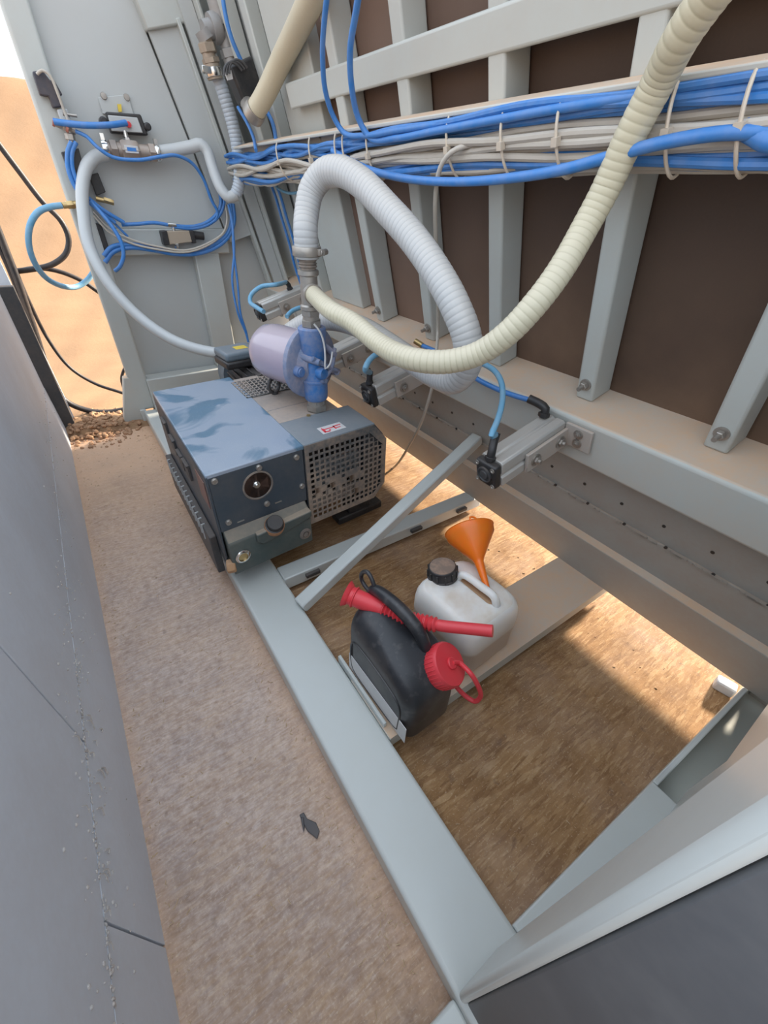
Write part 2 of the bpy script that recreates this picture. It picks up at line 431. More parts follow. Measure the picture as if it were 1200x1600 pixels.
def m_cover():
    t = NT('pump cover enamel under dried puddles'); v = t.co()
    n1 = t.noise(t.co(loc=(.31, .12, 0)), 5.2, 4, .5, .6); n2 = t.noise(v, 120, 3); n3 = t.noise(v, 420, 2); n0 = t.noise(v, 14, 4)
    c = t.mix(n0, (.26, .32, .41), (.32, .36, .42))
    pud = t.ramp(n1, [(.50, 0.0), (.54, 1.0)])
    c = t.mix(pud, c, (.105, .19, .27))
    c = t.mix(t.math('MULTIPLY', t.ramp(n3, [(.62, 0.0), (.72, 1.0)]), .35), c, (.52, .56, .60))
    t.bump(n2, .04, .001)
    return t.set(Base_Color=c, Roughness=t.math('MULTIPLY_ADD', n0, .3, .22), Specular_IOR_Level=.6, Coat_Weight=.25)
M['cover'] = m_cover()
M['cover2'] = paint('dusty pump cover', (.13, .17, .20), .42, .25, upd=.62, ndust=.2, dcol=(.31, .30, .30), scale=8)
M['coverdust'] = paint('sawdust covered pump top', (.15, .18, .20), .5, .25, upd=.95, ndust=.3, dcol=(.46, .36, .29), scale=7)

def m_can():
    t = NT('translucent milky plastic'); v = t.co()
    n = t.noise(v, 8, 4); z = t.n('ShaderNodeSeparateXYZ'); t.l(t.tc.outputs['Object'], z.inputs[0])
    lv = t.n('ShaderNodeMapRange'); t.l(z.outputs[2], lv.inputs[0]); lv.inputs[1].default_value = .088; lv.inputs[2].default_value = .080
    c = t.mix(n, (.74, .71, .67), (.80, .77, .72))
    c = t.mix(t.math('MULTIPLY', lv.outputs[0], .6), c, (.50, .36, .27))
    top = t.math('MULTIPLY', t.up(.7, .98), t.ramp(t.noise(v, 13, 4), [(.45, 0.0), (.7, 1.0)]))
    c = t.mix(t.math('MULTIPLY', top, .5), c, (.52, .36, .22))
    return t.set(Base_Color=c, Roughness=.38, Subsurface_Weight=.5, Subsurface_Radius=(.05, .04, .03), Subsurface_Scale=.5)
M['milk'] = m_can()
def m_bowl():
    t = NT('purple tinted clear bowl'); v = t.co(); n = t.noise(v, 9, 4)
    c = t.mix(n, (.42, .35, .47), (.52, .44, .50))
    d = t.math('MULTIPLY', t.up(-.2, 1.0), .5)
    c = t.mix(d, c, (.56, .47, .48))
    return t.set(Base_Color=c, Roughness=.22, Transmission_Weight=.18, Coat_Weight=.3)
M['bowl'] = m_bowl()
def m_bcan():
    t = NT('scuffed black fuel can'); v = t.co()
    n = t.noise(v, 7, 5, .6); n2 = t.noise(t.co((60, 60, 300)), 1, 3); n3 = t.noise(v, 50, 4)
    f = t.math('MULTIPLY', t.ramp(n, [(.40, 0.0), (.68, 1.0)]), .34)
    c = t.mix(f, (.022, .023, .027), (.24, .21, .19))
    c = t.mix(t.math('MULTIPLY', t.ramp(n3, [(.58, 0.0), (.75, 1.0)]), .12), c, (.4, .36, .33))
    t.bump(n3, .12, .001)
    return t.set(Base_Color=c, Roughness=.38)
M['bcan'] = m_bcan()

# ================================================================== SETTING
# floor board
mb = MB(); mb.box((-.45, -.9, -.03), (3.2, 3.12, 0))
fl = struct(mb.build('floor', M['osb']), 'strand board floor covered with sawdust and pale dust', 'floor')
# sand beyond the board
def sand_h(x, y):
    s = 0
    if y > 4.4: s += (y-4.4)**1.25*.36
    s = min(s, 2.28 + .03*sin(x*3))
    s += .008*sin(x*5+y*3)*min(1, max(0, y-3.2)) + .006*sin(y*23+x*2)*min(1, max(0, y-3.3)) + .003*sin(x*17-y*9)
    s += .05*math.exp(-((x+.10)**2/.05+(y-3.03)**2/.035)) * (1+.35*sin(x*60)*sin(y*53))
    s += .045*math.exp(-((x-.0)**2/.3+(y-3.35)**2/.05))
    return s + .004*min(1, max(0, (y-2.9)*3))
mb = MB(); nx, ny = 150, 170; vs = []; fs = []
for j in range(ny+1):
    y = 2.78 + (j/ny)**2.2*22
    for i in range(nx+1):
        x = -6 + 16*(i/nx) if j > 110 else -1.6 + 4.2*(i/nx)
        q = -1.6 + 4.2*(i/nx); e = (j/ny)**2; x = q*(1+e*3.5)
        edge = .02*sin(q*19)+.015*sin(q*47)
        z = sand_h(x, y)
        if y < 2.95+edge: z = min(z, .004) - .02*(1-max(0, (y-2.78)/(.17+edge)))
        vs.append((x, y, z))
for j in range(ny):
    for i in range(nx):
        a = j*(nx+1)+i; fs.append((a, a+1, a+nx+2, a+nx+1))
mb.add(vs, fs, True)
o = mb.build('sand_bank', M['sand'], base=(0, 3.3, 0)); tag(o, 'orange sand bank sloping up behind the open end of the walkway', 'sand', kind='stuff')
mb = MB()
for i in range(520):
    x = random.gauss(-.09, .11); y = random.gauss(2.98, .10)
    if x > .15 or x < -.25 or y < 2.72: continue
    q = .004 + .013*random.random()**2.5; zz = max(sand_h(x, y), .0) if y > 2.95 else max(0, sand_h(x, y)-.02)
    M_ = Matrix.Translation((x, y, zz+q*.15)) @ Matrix.Rotation(random.random()*6, 4, 'Z') @ Matrix.Rotation(random.uniform(-.8, .8), 4, 'X') @ Matrix.Diagonal((q*1.2, q, q, 1))
    mb.lathe([(.3*random.random()+.4, -.6), (1, -.1), (.75+.2*random.random(), .45), (.3, .8)], M_, 7, False)
o = mb.build('sand_clods', M['clod'], base=(-.09, 2.98, 0)); tag(o, 'heap of crumbly brown sand clods at the far end of the walkway', 'sand', kind='stuff')
# ground outside, beyond the leaning wall and around
mb = MB(); mb.box((-14, -12, -.25), (16, 26, -.035))
struct(mb.build('ground', M['sand']), 'sandy ground around the board floor', 'ground')

# left wall: upper sheet, kicked lower skirt, open joints
for k, (y0, y1) in enumerate(((-.95, .6745), (.6805, 3.02))):
    mb = MB(); mb.box((-.30, y0, .303), (-.269, y1, 1.12))
    w = struct(mb.build('wall_left' if k == 0 else 'wall_left_far', M['wallsheet'], bevel=.002), 'flat grey sheet wall left of the walkway, ' + ('nearer upper sheet' if k == 0 else 'longer upper sheet beyond the open joint'), 'wall')
for k, (y0, y1) in enumerate(((-.95, .341), (.347, 3.04))):
    mb = MB(); mb.prism([(-.30, -.02), (-.257, -.02), (-.257, .0), (-.269, .300), (-.30, .300)], y0, y1, Matrix(((1, 0, 0, 0), (0, 0, 1, 0), (0, 1, 0, 0), (0, 0, 0, 1))))
    struct(mb.build('trim_1' if k == 0 else 'trim_2', M['wallsheet']), 'grey skirt sheet at the foot of the left wall, ' + ('near piece' if k == 0 else 'long far piece'), 'skirting')
mb = MB(); mb.box((-.32, -1, 0), (-.301, 3.0, 1.1)); struct(mb.build('wall_left_backing', M['rubber']), 'dark backing behind the open joints of the left wall', 'wall')
# plaster and foam splashes along the fold of the wall
mb = MB()
def blob(p, r, st=(1, 1, 1)):
    vs = []; n = 7
    prof = [(0.02, -.9), (.7, -.55), (1, 0), (.65, .6), (.02, .95)]
    m = Matrix.Translation(p) @ Matrix.Rotation(random.random()*6, 4, 'X') @ Matrix.Diagonal((r*st[0], r*st[1], r*st[2], 1))
    mb.lathe([(a*(.8+.4*random.random()), b) for a, b in prof], m, n, True)
for i in range(330):
    y = random.uniform(-.1, 1.3) if random.random() < .8 else random.uniform(1.3, 2.9)
    z = .295 + random.gauss(0, .075) if random.random() < .6 else .30 + random.gauss(0, .01)
    if z < .02: continue
    x = -.268 + max(0, (.30-z))*.04
    blob((x, y, z), random.uniform(.0012, .0036), (.8, 1, 1.2))
for y in [i*.0085 for i in range(-10, 110)]:
    if random.random() < .8: blob((-.268, y, .301+random.gauss(0, .0012)), random.uniform(.0012, .0026), (.8, 2.2, .8))
for i in range(26):
    y = random.uniform(-.05, .8); z = .3 + random.gauss(0, .05)
    mb.tube([(-.266, y, z), (-.262, y+.004, z-.012), (-.264, y-.003, z-.03*random.random()-.012)], random.uniform(.0008, .002), 6, .006)
o = mb.build('splash_specks', paint('pale grey plaster specks', (.50, .48, .46), .8, .1, ndust=.3), base=(-.268, .3, .3))
tag(o, 'pale plaster specks and drips stuck along the fold of the left grey wall', 'splashes', kind='stuff')
# post at the far end of the left wall and rim above
mb = MB(); mb.box((-.315, 3.05, -.02), (-.205, 3.10, .82))
o = mb.build('wall_end_post', M['dark'], base=(-.27, 3.07, 0), bevel=.004); tag(o, 'dark grey steel post closing the far end of the left wall', 'post')
mb = MB(); mb.prism([(-.34, .0), (-.20, .0), (-.222, 1.05), (-.34, 1.05)], 3.16, 3.175, Matrix(((1, 0, 0, 0), (0, 0, 1, 0), (0, 1, 0, 0), (0, 0, 0, 1))))
o = mb.build('edge_strip', M['wallsheet'], base=(-.28, 3.165, 0)); tag(o, 'pale steel edge strip behind the dark post, beside the black cables', 'strip')

# ================================================================== MACHINE FRAME
fr = thing('machine_frame', (.27, .9, 0), 'welded pale grey steel machine frame with leaning ribbed back wall and brown panels', 'machine frame')
def part(name, mat, mb, bevel=.004, seg=2, parent=None): return mb.build(name, mat, parent or fr, bevel, seg)
mb = MB(); mb.box((.185, -1.1, .0), (.345, 2.99, .08)); part('floor_rail', M['rail'], mb, .010, 3)
mb = MB(); mb.box((.165, 2.98, -.01), (.20, 3.06, .09)); part('rail_end_plate', M['rail'], mb)
# near cross beam, solid top then open channel
Tn = Matrix.Translation((0, 0, 0)) @ Matrix(((1, 0, 0, 0), (-.046, 1, 0, -.024), (0, 0, 1, 0), (0, 0, 0, 1)))
mb = MB(); mb.box((.345, -.20, .0), (.852, 0, .08), Tn); part('cross_beam', M['rail'], mb, .004)
mb = MB(); mb.box((.853, -.014, .0), (1.75, 0, .08), Tn); part('channel_lip', M['rail'], mb, .003)
mb = MB(); mb.box((.852, -.45, .0), (1.8, -.014, .03), Tn); part('channel_web', M['channel'], mb, .002)
mb = MB(); mb.box((.852, -.50, .0), (1.8, -.47, 1.17)); mb.box((1.78, -.5, 0), (1.8, -.13, 1.17)); mb.box((.86, -.47, .55), (1.78, -.14, .57)); part('added_shade_box', M['channel'], mb, .002)  # box sheets added to keep skylight out of the channel
# crossbeam 1 and 2
mb = MB(); mb.box((.345, 1.095, .022), (1.40, 1.172, .08)); part('cross_beam', M['rail'], mb, .005)
mb = MB(); mb.box((.345, .395, .045), (1.43, .606, .08)); mb.box((.345, .395, .03), (1.43, .402, .08)); part('cross_plate', M['dusty'], mb, .004)
for (x, y, a) in ((.46, 1.092, 0), (.98, 1.09, 0), (1.26, 1.09, 0)):
    mb = MB(); mb.box((x-.03, y-.012, .05), (x+.03, y+.004, .066)); part('bolt', M['dark'], mb, .002)
# diagonal brace
a0 = Vector((.365, .945, .10)); a1 = W(.02, 1.085, .37)
d = (a1-a0).normalized(); side = Vector((0, 0, 1)).cross(d).normalized(); upb = d.cross(side)
Mb = Matrix(((side.x, upb.x, d.x, a0.x), (side.y, upb.y, d.y, a0.y), (side.z, upb.z, d.z, a0.z), (0, 0, 0, 1)))
mb = MB(); mb.box((-.026, -.022, -.03), (.026, .022, (a1-a0).length), Mb); part('diagonal_brace', M['rail'], mb, .006)
# lower back strips in the leaning wall frame
mb = MB(); mb.box((0, -.3, 0), (.018, 3.0, .192), MW); part('lower_strip', M['lower'], mb, .004)
mb = MB(); mb.box((.0, -.3, .192), (.03, 3.0, .196), MW); part('dust_ledge', M['dusty'], mb, 0)
mb = MB(); mb.box((.03, -.3, .17), (.045, 3.0, .342), MW); part('middle_strip', M['lower'], mb, .002)
mb = MB(); mb.box((.036, -.3, .343), (.055, 3.0, .60), MW); part('upper_strip', M['lower'], mb, .001)
for i in range(22):
    y = .0 + i*.137
    mb = MB(); mb.cyl(W(.0365, y+.03, .415), W(.034, y+.03, .415), .0055, 10); part('screw_hole', M['black'], mb, 0)
    mb = MB(); mb.cyl(W(.031, y, .345), W(.026, y, .345), .005, 8); part('screw_hole', M['black'], mb, 0)
mb = MB()
for i in range(150):
    y = random.uniform(-.1, 2.9); mb.box((.024, y, .338), (.032, y+random.uniform(.004, .03), .342+random.uniform(0, .004)), MW)
part('sealant_crumbs', M['lower'], mb, 0)['kind'] = 'stuff'
mb = MB(); mb.box((1.40, -.47, 0), (1.43, -.108, .36)); part('corner_plate', M['lower'], mb, .003)  # brownish corner piece, enlarged to keep sun off the channel
# main back beam
mb = MB(); mb.box((-.04, -.3, .558), (.165, 2.62, .713), MW)
o = part('back_beam', M['dusty'], mb, .012, 3)
# studs, spaced evenly
def bolt(p, d, r=.011, L=.03, parent=None, name='bolt'):
    p = Vector(p); d = Vector(d).normalized(); mb = MB()
    mb.cyl(p, p+d*.004, r*1.5, 16); mb.hexn(p+d*.004, p+d*(.004+L*.4), r); mb.cyl(p+d*(.004+L*.4), p+d*L, r*.55, 10)
    return mb.build(name, M['steel'], parent or fr)
ys = [-.068, .305, .677, 1.050, 1.42, 1.79]
for i, y in enumerate(ys):
    mb = MB(); mb.box((.05, y-.056, .713), (.14, y, 2.15), MW)
    st = part('stud', M['frame'], mb, .007, 3)
    bolt(W(.05, y-.028, .765), -NW, .012, .035, st)
# wide end post and end column
mb = MB(); mb.box((.09, 1.98, .713), (.15, 2.30, 2.15), MW); part('wide_stud', M['frame'], mb, .006)
mb = MB(); mb.box((.10, 2.44, .60), (.16, 2.50, 2.15), MW); part('stud', M['frame'], mb, .006)
mb = MB(); mb.box((.10, 2.66, .60), (.16, 2.72, 2.15), MW); part('stud', M['frame'], mb, .006)
# horizontal beams
mb = MB(); mb.box((.046, -.3, 1.487), (.135, 2.15, 1.562), MW); part('upper_beam', M['frame'], mb, .007, 3)
mb = MB(); mb.box((.046, -.3, 1.93), (.135, 2.15, 2.0), MW); part('upper_beam', M['frame'], mb, .007, 3)
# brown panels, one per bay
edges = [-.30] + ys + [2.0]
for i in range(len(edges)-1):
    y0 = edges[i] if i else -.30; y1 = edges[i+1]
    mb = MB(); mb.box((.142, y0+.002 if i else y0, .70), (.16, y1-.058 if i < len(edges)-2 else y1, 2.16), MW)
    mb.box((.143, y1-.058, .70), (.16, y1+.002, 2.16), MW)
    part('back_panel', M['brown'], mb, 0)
mb = MB(); mb.box((.17, 1.99, .6), (.18, 3.1, 2.16), MW); part('end_back_sheet', M['endsheet'], mb, 0)
# glints: gap under panels is open to daylight there - a narrow strip missing between beam and panel
# ---- far end wall (vertical plane)
XZ = Matrix(((1, 0, 0, 0), (0, 0, 1, 0), (0, 1, 0, 0), (0, 0, 0, 1)))
mb = MB(); mb.box((.158, 3.0, .08), (.262, 3.07, 2.5)); part('end_post', M['frame'], mb, .012, 3)
mb = MB(); mb.prism([(.05, .0), (.175, .0), (.175, .30), (.135, .30)], 3.0, 3.06, XZ); part('gusset_foot', M['dusty'], mb, .006)
# upper sheet with leaning right edge
def wx(w, z): # x on the wall line w at height z
    return 1.353 + (w + 0)/cos(TI) - (z-.08)*math.tan(TI)
mb = MB(); mb.prism([(.255, 1.07), (wx(-.155, 1.07), 1.07), (wx(-.155, 1.86), 1.86), (wx(-.08, 1.93), 1.93), (wx(-.02, 2.5), 2.5), (.255, 2.5)], 3.05, 3.065, XZ); part('end_sheet', M['endsheet'], mb, .003)
mb = MB(); mb.prism([(.255, .0), (1.35, .0), (1.62, .0), (wx(.32, 2.5), 2.5), (.255, 2.5)], 3.10, 3.115, XZ); part('end_backing_sheet', M['endsheet'], mb, 0)
mb = MB(); mb.box((.255, 3.02, .945), (.93, 3.09, 1.07)); part('end_cross_beam', M['frame'], mb, .008)
mb = MB(); mb.box((.715, 3.02, .28), (.86, 3.09, .95)); part('end_upright', M['frame'], mb, .006)
mb = MB(); mb.box((.255, 2.98, .08), (1.25, 3.09, .275)); mb.box((.255, 2.93, .08), (1.25, 2.98, .11)); part('end_sill', M['frame'], mb, .006)
# leaning folded column plates at the corner
mb = MB(); mb.box((-.150, 3.02, 1.0), (-.012, 3.04, 1.86), MW); part('column_plate', M['endsheet'], mb, 0)
mb = MB(); mb.box((-.012, 2.99, .5), (.006, 3.05, 1.88), MW); part('column_lip', M['frame'], mb, .003)
mb = MB(); mb.box((.02, 2.98, .5), (.085, 3.0, 2.5), MW); part('column_plate', M['endsheet'], mb, 0)
mb = MB(); mb.box((.088, 2.93, .5), (.102, 3.02, 2.5), MW); part('column_lip', M['frame'], mb, .003)
mb = MB(); mb.box((-.16, 3.0, 1.86), (.03, 3.06, 2.5), MW); part('corner_box', M['frame'], mb, .008)
# curved plate closing the far end of the beam
poly = [(.2, .30), (.2, .72), (-.02, .72), (-.05, .66), (-.05, .60), (-.03, .52), (.0, .46), (.02, .40), (.02, .30)]
mb = MB(); mb.prism([(a, b) for a, b in poly], 2.60, 2.63, MW @ XZ); part('beam_end_plate', M['frame'], mb, .004)
mb = MB(); mb.prism([(-.05, .713), (.2, .713), (.2, .60), (-.05, .60)], 2.64, 3.0, MW @ XZ); part('beam_end_shelf', M['dusty'], mb, .006)
# near end wall beside the camera, seen at a grazing angle
mb = MB(); mb.box((.187, -.062, .08), (.30, -.045, 1.17)); part('near_post', M['rail'], mb, .008, 3)
mb = MB(); mb.prism([(.28, .08), (.905, .08), (.882, .285), (1.78, .285), (1.78, 1.17), (.28, 1.17)], -.135, -.125, XZ)
part('near_sheet', M['rail'], mb, .002)
mb = MB(); mb.box((.195, -1.1, .08), (.21, -.064, 1.15)); part('side_panel', M['darkpanel'], mb, .003)
mb = MB(); mb.box((.05, -.085, .0), (.185, -.045, .05)); part('foot_tab', M['rail'], mb, .006)
# welded tab on the rail beside the black can
mb = MB(); mb.box((.347, .43, .03), (.357, .685, .100)); part('stop_strip', M['rail'], mb, .002)

# ---- cable tray
tr = thing('cable_tray', W(-.0, 1, 1.3), 'dusty beige angle tray fixed along the leaning wall above the cable bundle', 'cable tray')
mb = MB(); mb.box((-.045, -.3, 1.402), (.05, 2.72, 1.412), MW); mb.build('top_flange', M['dusty'], tr, .003)
mb = MB(); mb.box((.0, -.3, 1.29), (.01, 2.72, 1.402), MW); mb.build('back_web', M['dusty'], tr, .002)
# ================================================================== CABLE BUNDLE
def bundle(n, mat, r, h0, h1, w0, w1, label, group, name, ph):
    for i in range(n):
        pts = []; f = (i+.5)/n
        p1, p2, p3 = random.random()*6, random.random()*6, random.random()*6
        for k in range(37):
            y = -.28 + k*.088
            amp = .0045
            hh = h0 + (h1-h0)*f + amp*sin(y*5+p1) + .003*sin(y*13+p2)
            # sags a little lower and closer together towards the far end
            ww = w0 + (w1-w0)*((i*0.37) % 1) + .004*sin(y*6+p3)
            if y > 1.3: hh += (-.020 + .012*sin(y*9+i))*min(1, (y-1.3)/.5)
            pts.append(W(ww, y, hh))
        o = MB().tube(pts, r, 9, .03).build(name, mat, base=W(0, 1, 1.3))
        tag(o, label, 'air tube' if 'tube' in name else 'cable', group)
bundle(9, M['blue'], .0078, 1.365, 1.398, -.012, -.045, 'blue air tube in the upper part of the bundle under the tray', 'blue air tubes on top of the bundle', 'air_tube', 0)
bundle(10, M['white'], .0085, 1.306, 1.358, -.014, -.055, 'off-white cable in the middle of the bundle tied along the leaning wall', 'off-white cables in the bundle', 'electric_cable', 2)
bundle(4, M['white'], .007, 1.282, 1.300, -.016, -.038, 'thin off-white cable at the bottom of the bundle along the leaning wall', 'thin cables under the bundle', 'electric_cable', 3)
bundle(5, M['blue'], .0085, 1.290, 1.312, -.02, -.05, 'blue air tube low in the bundle beneath the off-white cables', 'blue air tubes at the bottom of the bundle', 'air_tube', 4)
tiesy = [(1165, 190), (1050, 200), (880, 175), (790, 205), (705, 225), (578, 225), (540, 228), (528, 230), (487, 232), (438, 245)]
words = ['nearest the camera, at the right edge', 'second from the right edge, slanted', 'just right of the big cream hose', 'just left of the big cream hose', 'over the top of the first stud left of the hose',
         'beside the blue tube drop', 'right one of a close pair above the arched hose', 'left one of a close pair above the arched hose', 'over the knotted part of the bundle', 'leftmost on the bundle, next to the grey ribbed hose']
for (u, v), wd in zip(tiesy, words):
    p = atW(u, v, -.05); y = p.y; mb = MB(); ring = []
    for k in range(15):
        a = 2*pi*k/14; ring.append(W(-.027 + .037*cos(a), y + .012*sin(a), 1.342 + .068*sin(a)))
    mb.tube(ring, .0032, 6, .01)
    mb.box((-.072, y-.007, 1.335), (-.058, y+.007, 1.350), MW)
    o = mb.build('cable_tie', M['tie'], base=W(-.03, y, 1.34)); tag(o, 'beige cable tie, ' + wd, 'cable tie', 'cable ties round the bundle')

def tube(name, mat, pts, r, label, cat, n=12, group=None, **k):
    mb = MB().tube(pts, r, n, k.pop('step', .015), **k)
    base = min([Vector(p) for p in pts], key=lambda p: p.z)
    o = mb.build(name, mat, base=base); tag(o, label, cat, group); return o
def px(seq): return [at(*q) for q in seq]
def pw(seq, w=-.06): return [atW(u, v, (q[0] if q else w)) for u, v, *q in seq]

tube('air_tube', M['blue'], pw([(1260, 200, -.05), (1195, 207, -.055), (1130, 208, -.07), (1040, 222, -.09), (960, 243, -.10), (880, 265, -.11), (800, 278, -.11), (720, 284, -.11), (640, 280, -.10), (580, 266, -.08), (545, 250, -.06), (520, 236, -.05)]), .010,
     'thick blue air tube sagging below the bundle behind the big cream hose', 'air tube')
tube('air_tube', M['blue'], pw([(1260, 225, -.06), (1200, 222, -.06), (1185, 214, -.055), (1160, 200, -.05)]), .013, 'stubby thick blue air tube curling under the bundle at the right edge', 'air tube')
tube('electric_cable', M['white'], pw([(760, 224, -.03), (735, 226, -.05), (705, 238, -.075), (688, 262, -.085), (681, 300, -.085), (681, 380, -.06), (684, 450, -.02), (684, 520, -.0), (682, 548, -.06), (678, 590, -.10), (662, 650, -.13), (640, 695, -.13), (618, 728, -.12), (600, 738, -.10), (560, 735, -.05)]), .0062,
     'thin beige cable hanging from the bundle down behind the cream hose', 'cable')
tube('air_tube', M['blue'], pw([(516, -40, -.10), (508, 20, -.10), (504, 80, -.10), (508, 140, -.09), (520, 180, -.07), (536, 206, -.055), (570, 212, -.058), (620, 204, -.055), (700, 192, -.045), (780, 182, -.03)]), .0078,
     'blue air tube hanging from the top, left of the pair above the arched hose', 'air tube')
tube('air_tube', M['blue'], pw([(566, -40, -.10), (556, 20, -.10), (547, 80, -.10), (550, 140, -.09), (560, 185, -.07), (578, 215, -.055), (620, 216, -.058), (680, 205, -.058), (760, 190, -.055), (860, 172, -.05), (1000, 150, -.04)]), .0085,
     'brighter blue air tube hanging from the top, right of the pair above the arched hose', 'air tube')
tube('air_tube', M['blue'], [atY(*q) for q in [(346, -40, 2.55), (350, 10, 2.55), (362, 60, 2.55), (384, 110, 2.55), (402, 148, 2.5), (425, 190, 2.4), (432, 222, 2.3)]], .0088,
     'blue air tube running down past the black solenoid valve', 'air tube')
tube('air_tube', M['blue'], [atY(*q) for q in [(372, 168, 2.7), (385, 190, 2.6), (396, 215, 2.45), (400, 235, 2.35)]], .0075, 'short blue air tube coming out below the black solenoid valve', 'air tube')
tube('air_tube', M['blue'], pw([(396, 255, -.03), (412, 268, .02), (428, 300, .06), (440, 340, .08), (452, 380, .085), (462, 420, .085), (480, 470, .085)]), .0075, 'blue air tube dropping from the bundle, left one of the pair beside the arched hose', 'air tube')
tube('air_tube', M['blue'], pw([(402, 255, -.03), (420, 268, .02), (436, 300, .06), (448, 340, .08), (460, 380, .085), (470, 420, .085), (488, 470, .085)]), .0075, 'blue air tube dropping from the bundle, right one of the pair beside the arched hose', 'air tube')
tube('air_tube', M['bluedusty'], pw([(418, 272, .0), (430, 290, .03), (448, 301, .04), (470, 300, .05), (490, 294, .06)]), .006, 'short faded blue tube crossing behind the foot of the arched hose', 'air tube')

# ================================================================== PUMP
X0, Y0 = .176, 1.170
def sh(p):   # the pump stands a few degrees askew on its rails
    return Vector((p.x, p.y + .075*(p.x-X0)-.0, p.z))
pm = thing('vacuum_pump', (.45, 1.5, .08), 'dusty blue-grey rotary vane vacuum pump with perforated front grille, on the frame rails', 'vacuum pump')
def pp(name, mat, mb, bevel=.003, seg=2, parent=None, **k): return mb.build(name, mat, parent or pm, bevel, seg, deform=sh, **k)
x0, y0 = X0, Y0
# top cover of the left half (folded sheet)
mb = MB(); mb.box((x0-.002, y0-.004, .545), (x0+.337, y0+.775, .563)); top = pp('top_cover', M['cover'], mb, .004)
mb = MB(); mb.box((x0+.003, y0+.008, .34), (x0+.333, y0+.77, .546)); pp('housing', M['pump'], mb, .003)
mb = MB(); mb.box((x0-.004, y0-.006, .20), (x0+.004, y0+.77, .555)); pp('side_cover', M['pump'], mb, .003)
# carry slots in the side cover
for k, (ya, za) in enumerate(((.57, .47), (.46, .44), (.36, .42), (.26, .43))):
    mb = MB(); mb.box((x0-.012, y0+ya, za-.03), (x0-.003, y0+ya+.075, za+.03)); mb.box((x0-.016, y0+ya, za+.026), (x0-.003, y0+ya+.075, za+.034)); pp('side_louvre', M['dark'], mb, .002)
mb = MB(); mb.box((x0-.0065, y0+.03, .42), (x0-.0045, y0+.13, .52)); pp('warning_sticker', paint('faded red sticker', (.26, .13, .11), .5, .1, ndust=.4), mb, 0)
# front plate
mb = MB(); mb.box((x0+.004, y0-.004, .335), (x0+.332, y0+.01, .552)); fp = pp('front_plate', M['pump'], mb, .002)
cx, cz = x0+.155, .470
def fwd(x, z, y=0): return Vector((x, y0-.004+y, z))
mb = MB(); mb.lathe([(.054, 0), (.054, -.004), (.0495, -.005), (.047, -.002), (.0465, .0)], frame(fwd(cx, cz), (0, 1, 0)), 36); pp('port_ring', M['grille'], mb, 0)
mb = MB(); mb.lathe([(.047, -.0025), (.0, -.0025)], frame(fwd(cx, cz), (0, 1, 0)), 36); pp('port_recess', paint('rusty brown recess', (.035, .02, .015), .6, .1, ndust=.3, dcol=(.20, .09, .05), scale=30), mb, 0)
mb = MB(); mb.lathe([(.014, 0), (.014, .008), (.011, .012), (.006, .012), (.006, .018), (.0, .018)], frame(fwd(cx-.006, cz+.008, -.001), (0, -1, 0)), 20); pp('shaft_end', M['chrome'], mb, 0)
for (bx, bz) in ((.022, .536), (.168, .534), (.305, .528), (.315, .405), (.175, .385), (.034, .368)):
    mb = MB(); mb.lathe([(.011, 0), (.011, .004), (.0085, .008), (.0045, .008), (.004, .004), (0, .004)], frame(fwd(x0+bx, bz), (0, -1, 0)), 16); pp('cap_screw', M['steel'], mb, 0, parent=fp)
for (bx, bz) in ((.205, .372), (.062, .352)):
    mb = MB(); mb.box((x0+bx, y0-.0065, bz), (x0+bx+.025, y0-.003, bz+.004)); pp('punch_mark', M['steel'], mb, 0, parent=fp)
# oil sump block
mb = MB(); yb = 1.128
prof = [(yb, .163), (yb, .298), (yb+.006, .306), (y0+.0, .338), (y0+.14, .338), (y0+.14, .163)]
YZ = Matrix(((0, 0, 1, 0), (1, 0, 0, 0), (0, 1, 0, 0), (0, 0, 0, 1)))
mb.prism(prof, x0+.008, x0+.325, YZ)
sb = pp('oil_sump', M['sump'], mb, .006, 3)
mb = MB(); mb.prism([(.105, .272), (.125, .258), (.20, .264), (.325, .29), (.325, .318), (.105, .308)], yb-.012, y0, Matrix(((1, 0, 0, x0), (0, 0, 1, 0), (0, 1, 0, 0), (0, 0, 0, 1)))); pp('filler_boss', M['sump'], mb, .006, 3)
pc = Vector((x0+.178, yb-.004, .318))
nrm = Vector((0, -.55, 1)).normalized()
mb = MB(); mb.lathe([(.034, -.02), (.034, 0), (.029, .002), (.0295, .016), (.027, .019), (0, .019)], frame(pc, nrm), 28); fc = pp('filler_cap', M['black'], mb, 0)
mb = MB(); mb.lathe([(.036, -.021), (.036, -.002), (.028, -.0)], frame(pc, nrm), 28); pp('rust_ring', paint('rusty orange stain', (.34, .14, .05), .7, .1, ndust=.5), mb, 0, parent=fc)
mb = MB(); mb.lathe([(.027, 0), (.027, .006), (.021, .010), (.018, .010), (.017, .004), (0, .003)], frame((x0+.047, yb-.001, .238), (0, -1, 0)), 28); sg = pp('sight_glass', M['chrome'], mb, 0)
mb = MB(); mb.lathe([(.0165, .0048), (.0, .0055)], frame((x0+.047, yb-.001, .238), (0, -1, 0)), 20); pp('glass_window', M['brass'], mb, 0, parent=sg)
mb = MB(); mb.lathe([(.024, 0), (.024, .004), (.014, .006), (.013, .002), (0, .002)], frame((x0+.293, yb-.001, .217), (0, -1, 0)), 28); dr = pp('drain_ring', M['grille'], mb, 0)
mb = MB(); mb.lathe([(.010, .002), (.010, .009), (.006, .009), (.006, .005), (0, .005)], frame((x0+.293, yb-.001, .217), (0, -1, 0)), 6, False); pp('drain_plug', M['steel'], mb, 0, parent=dr)
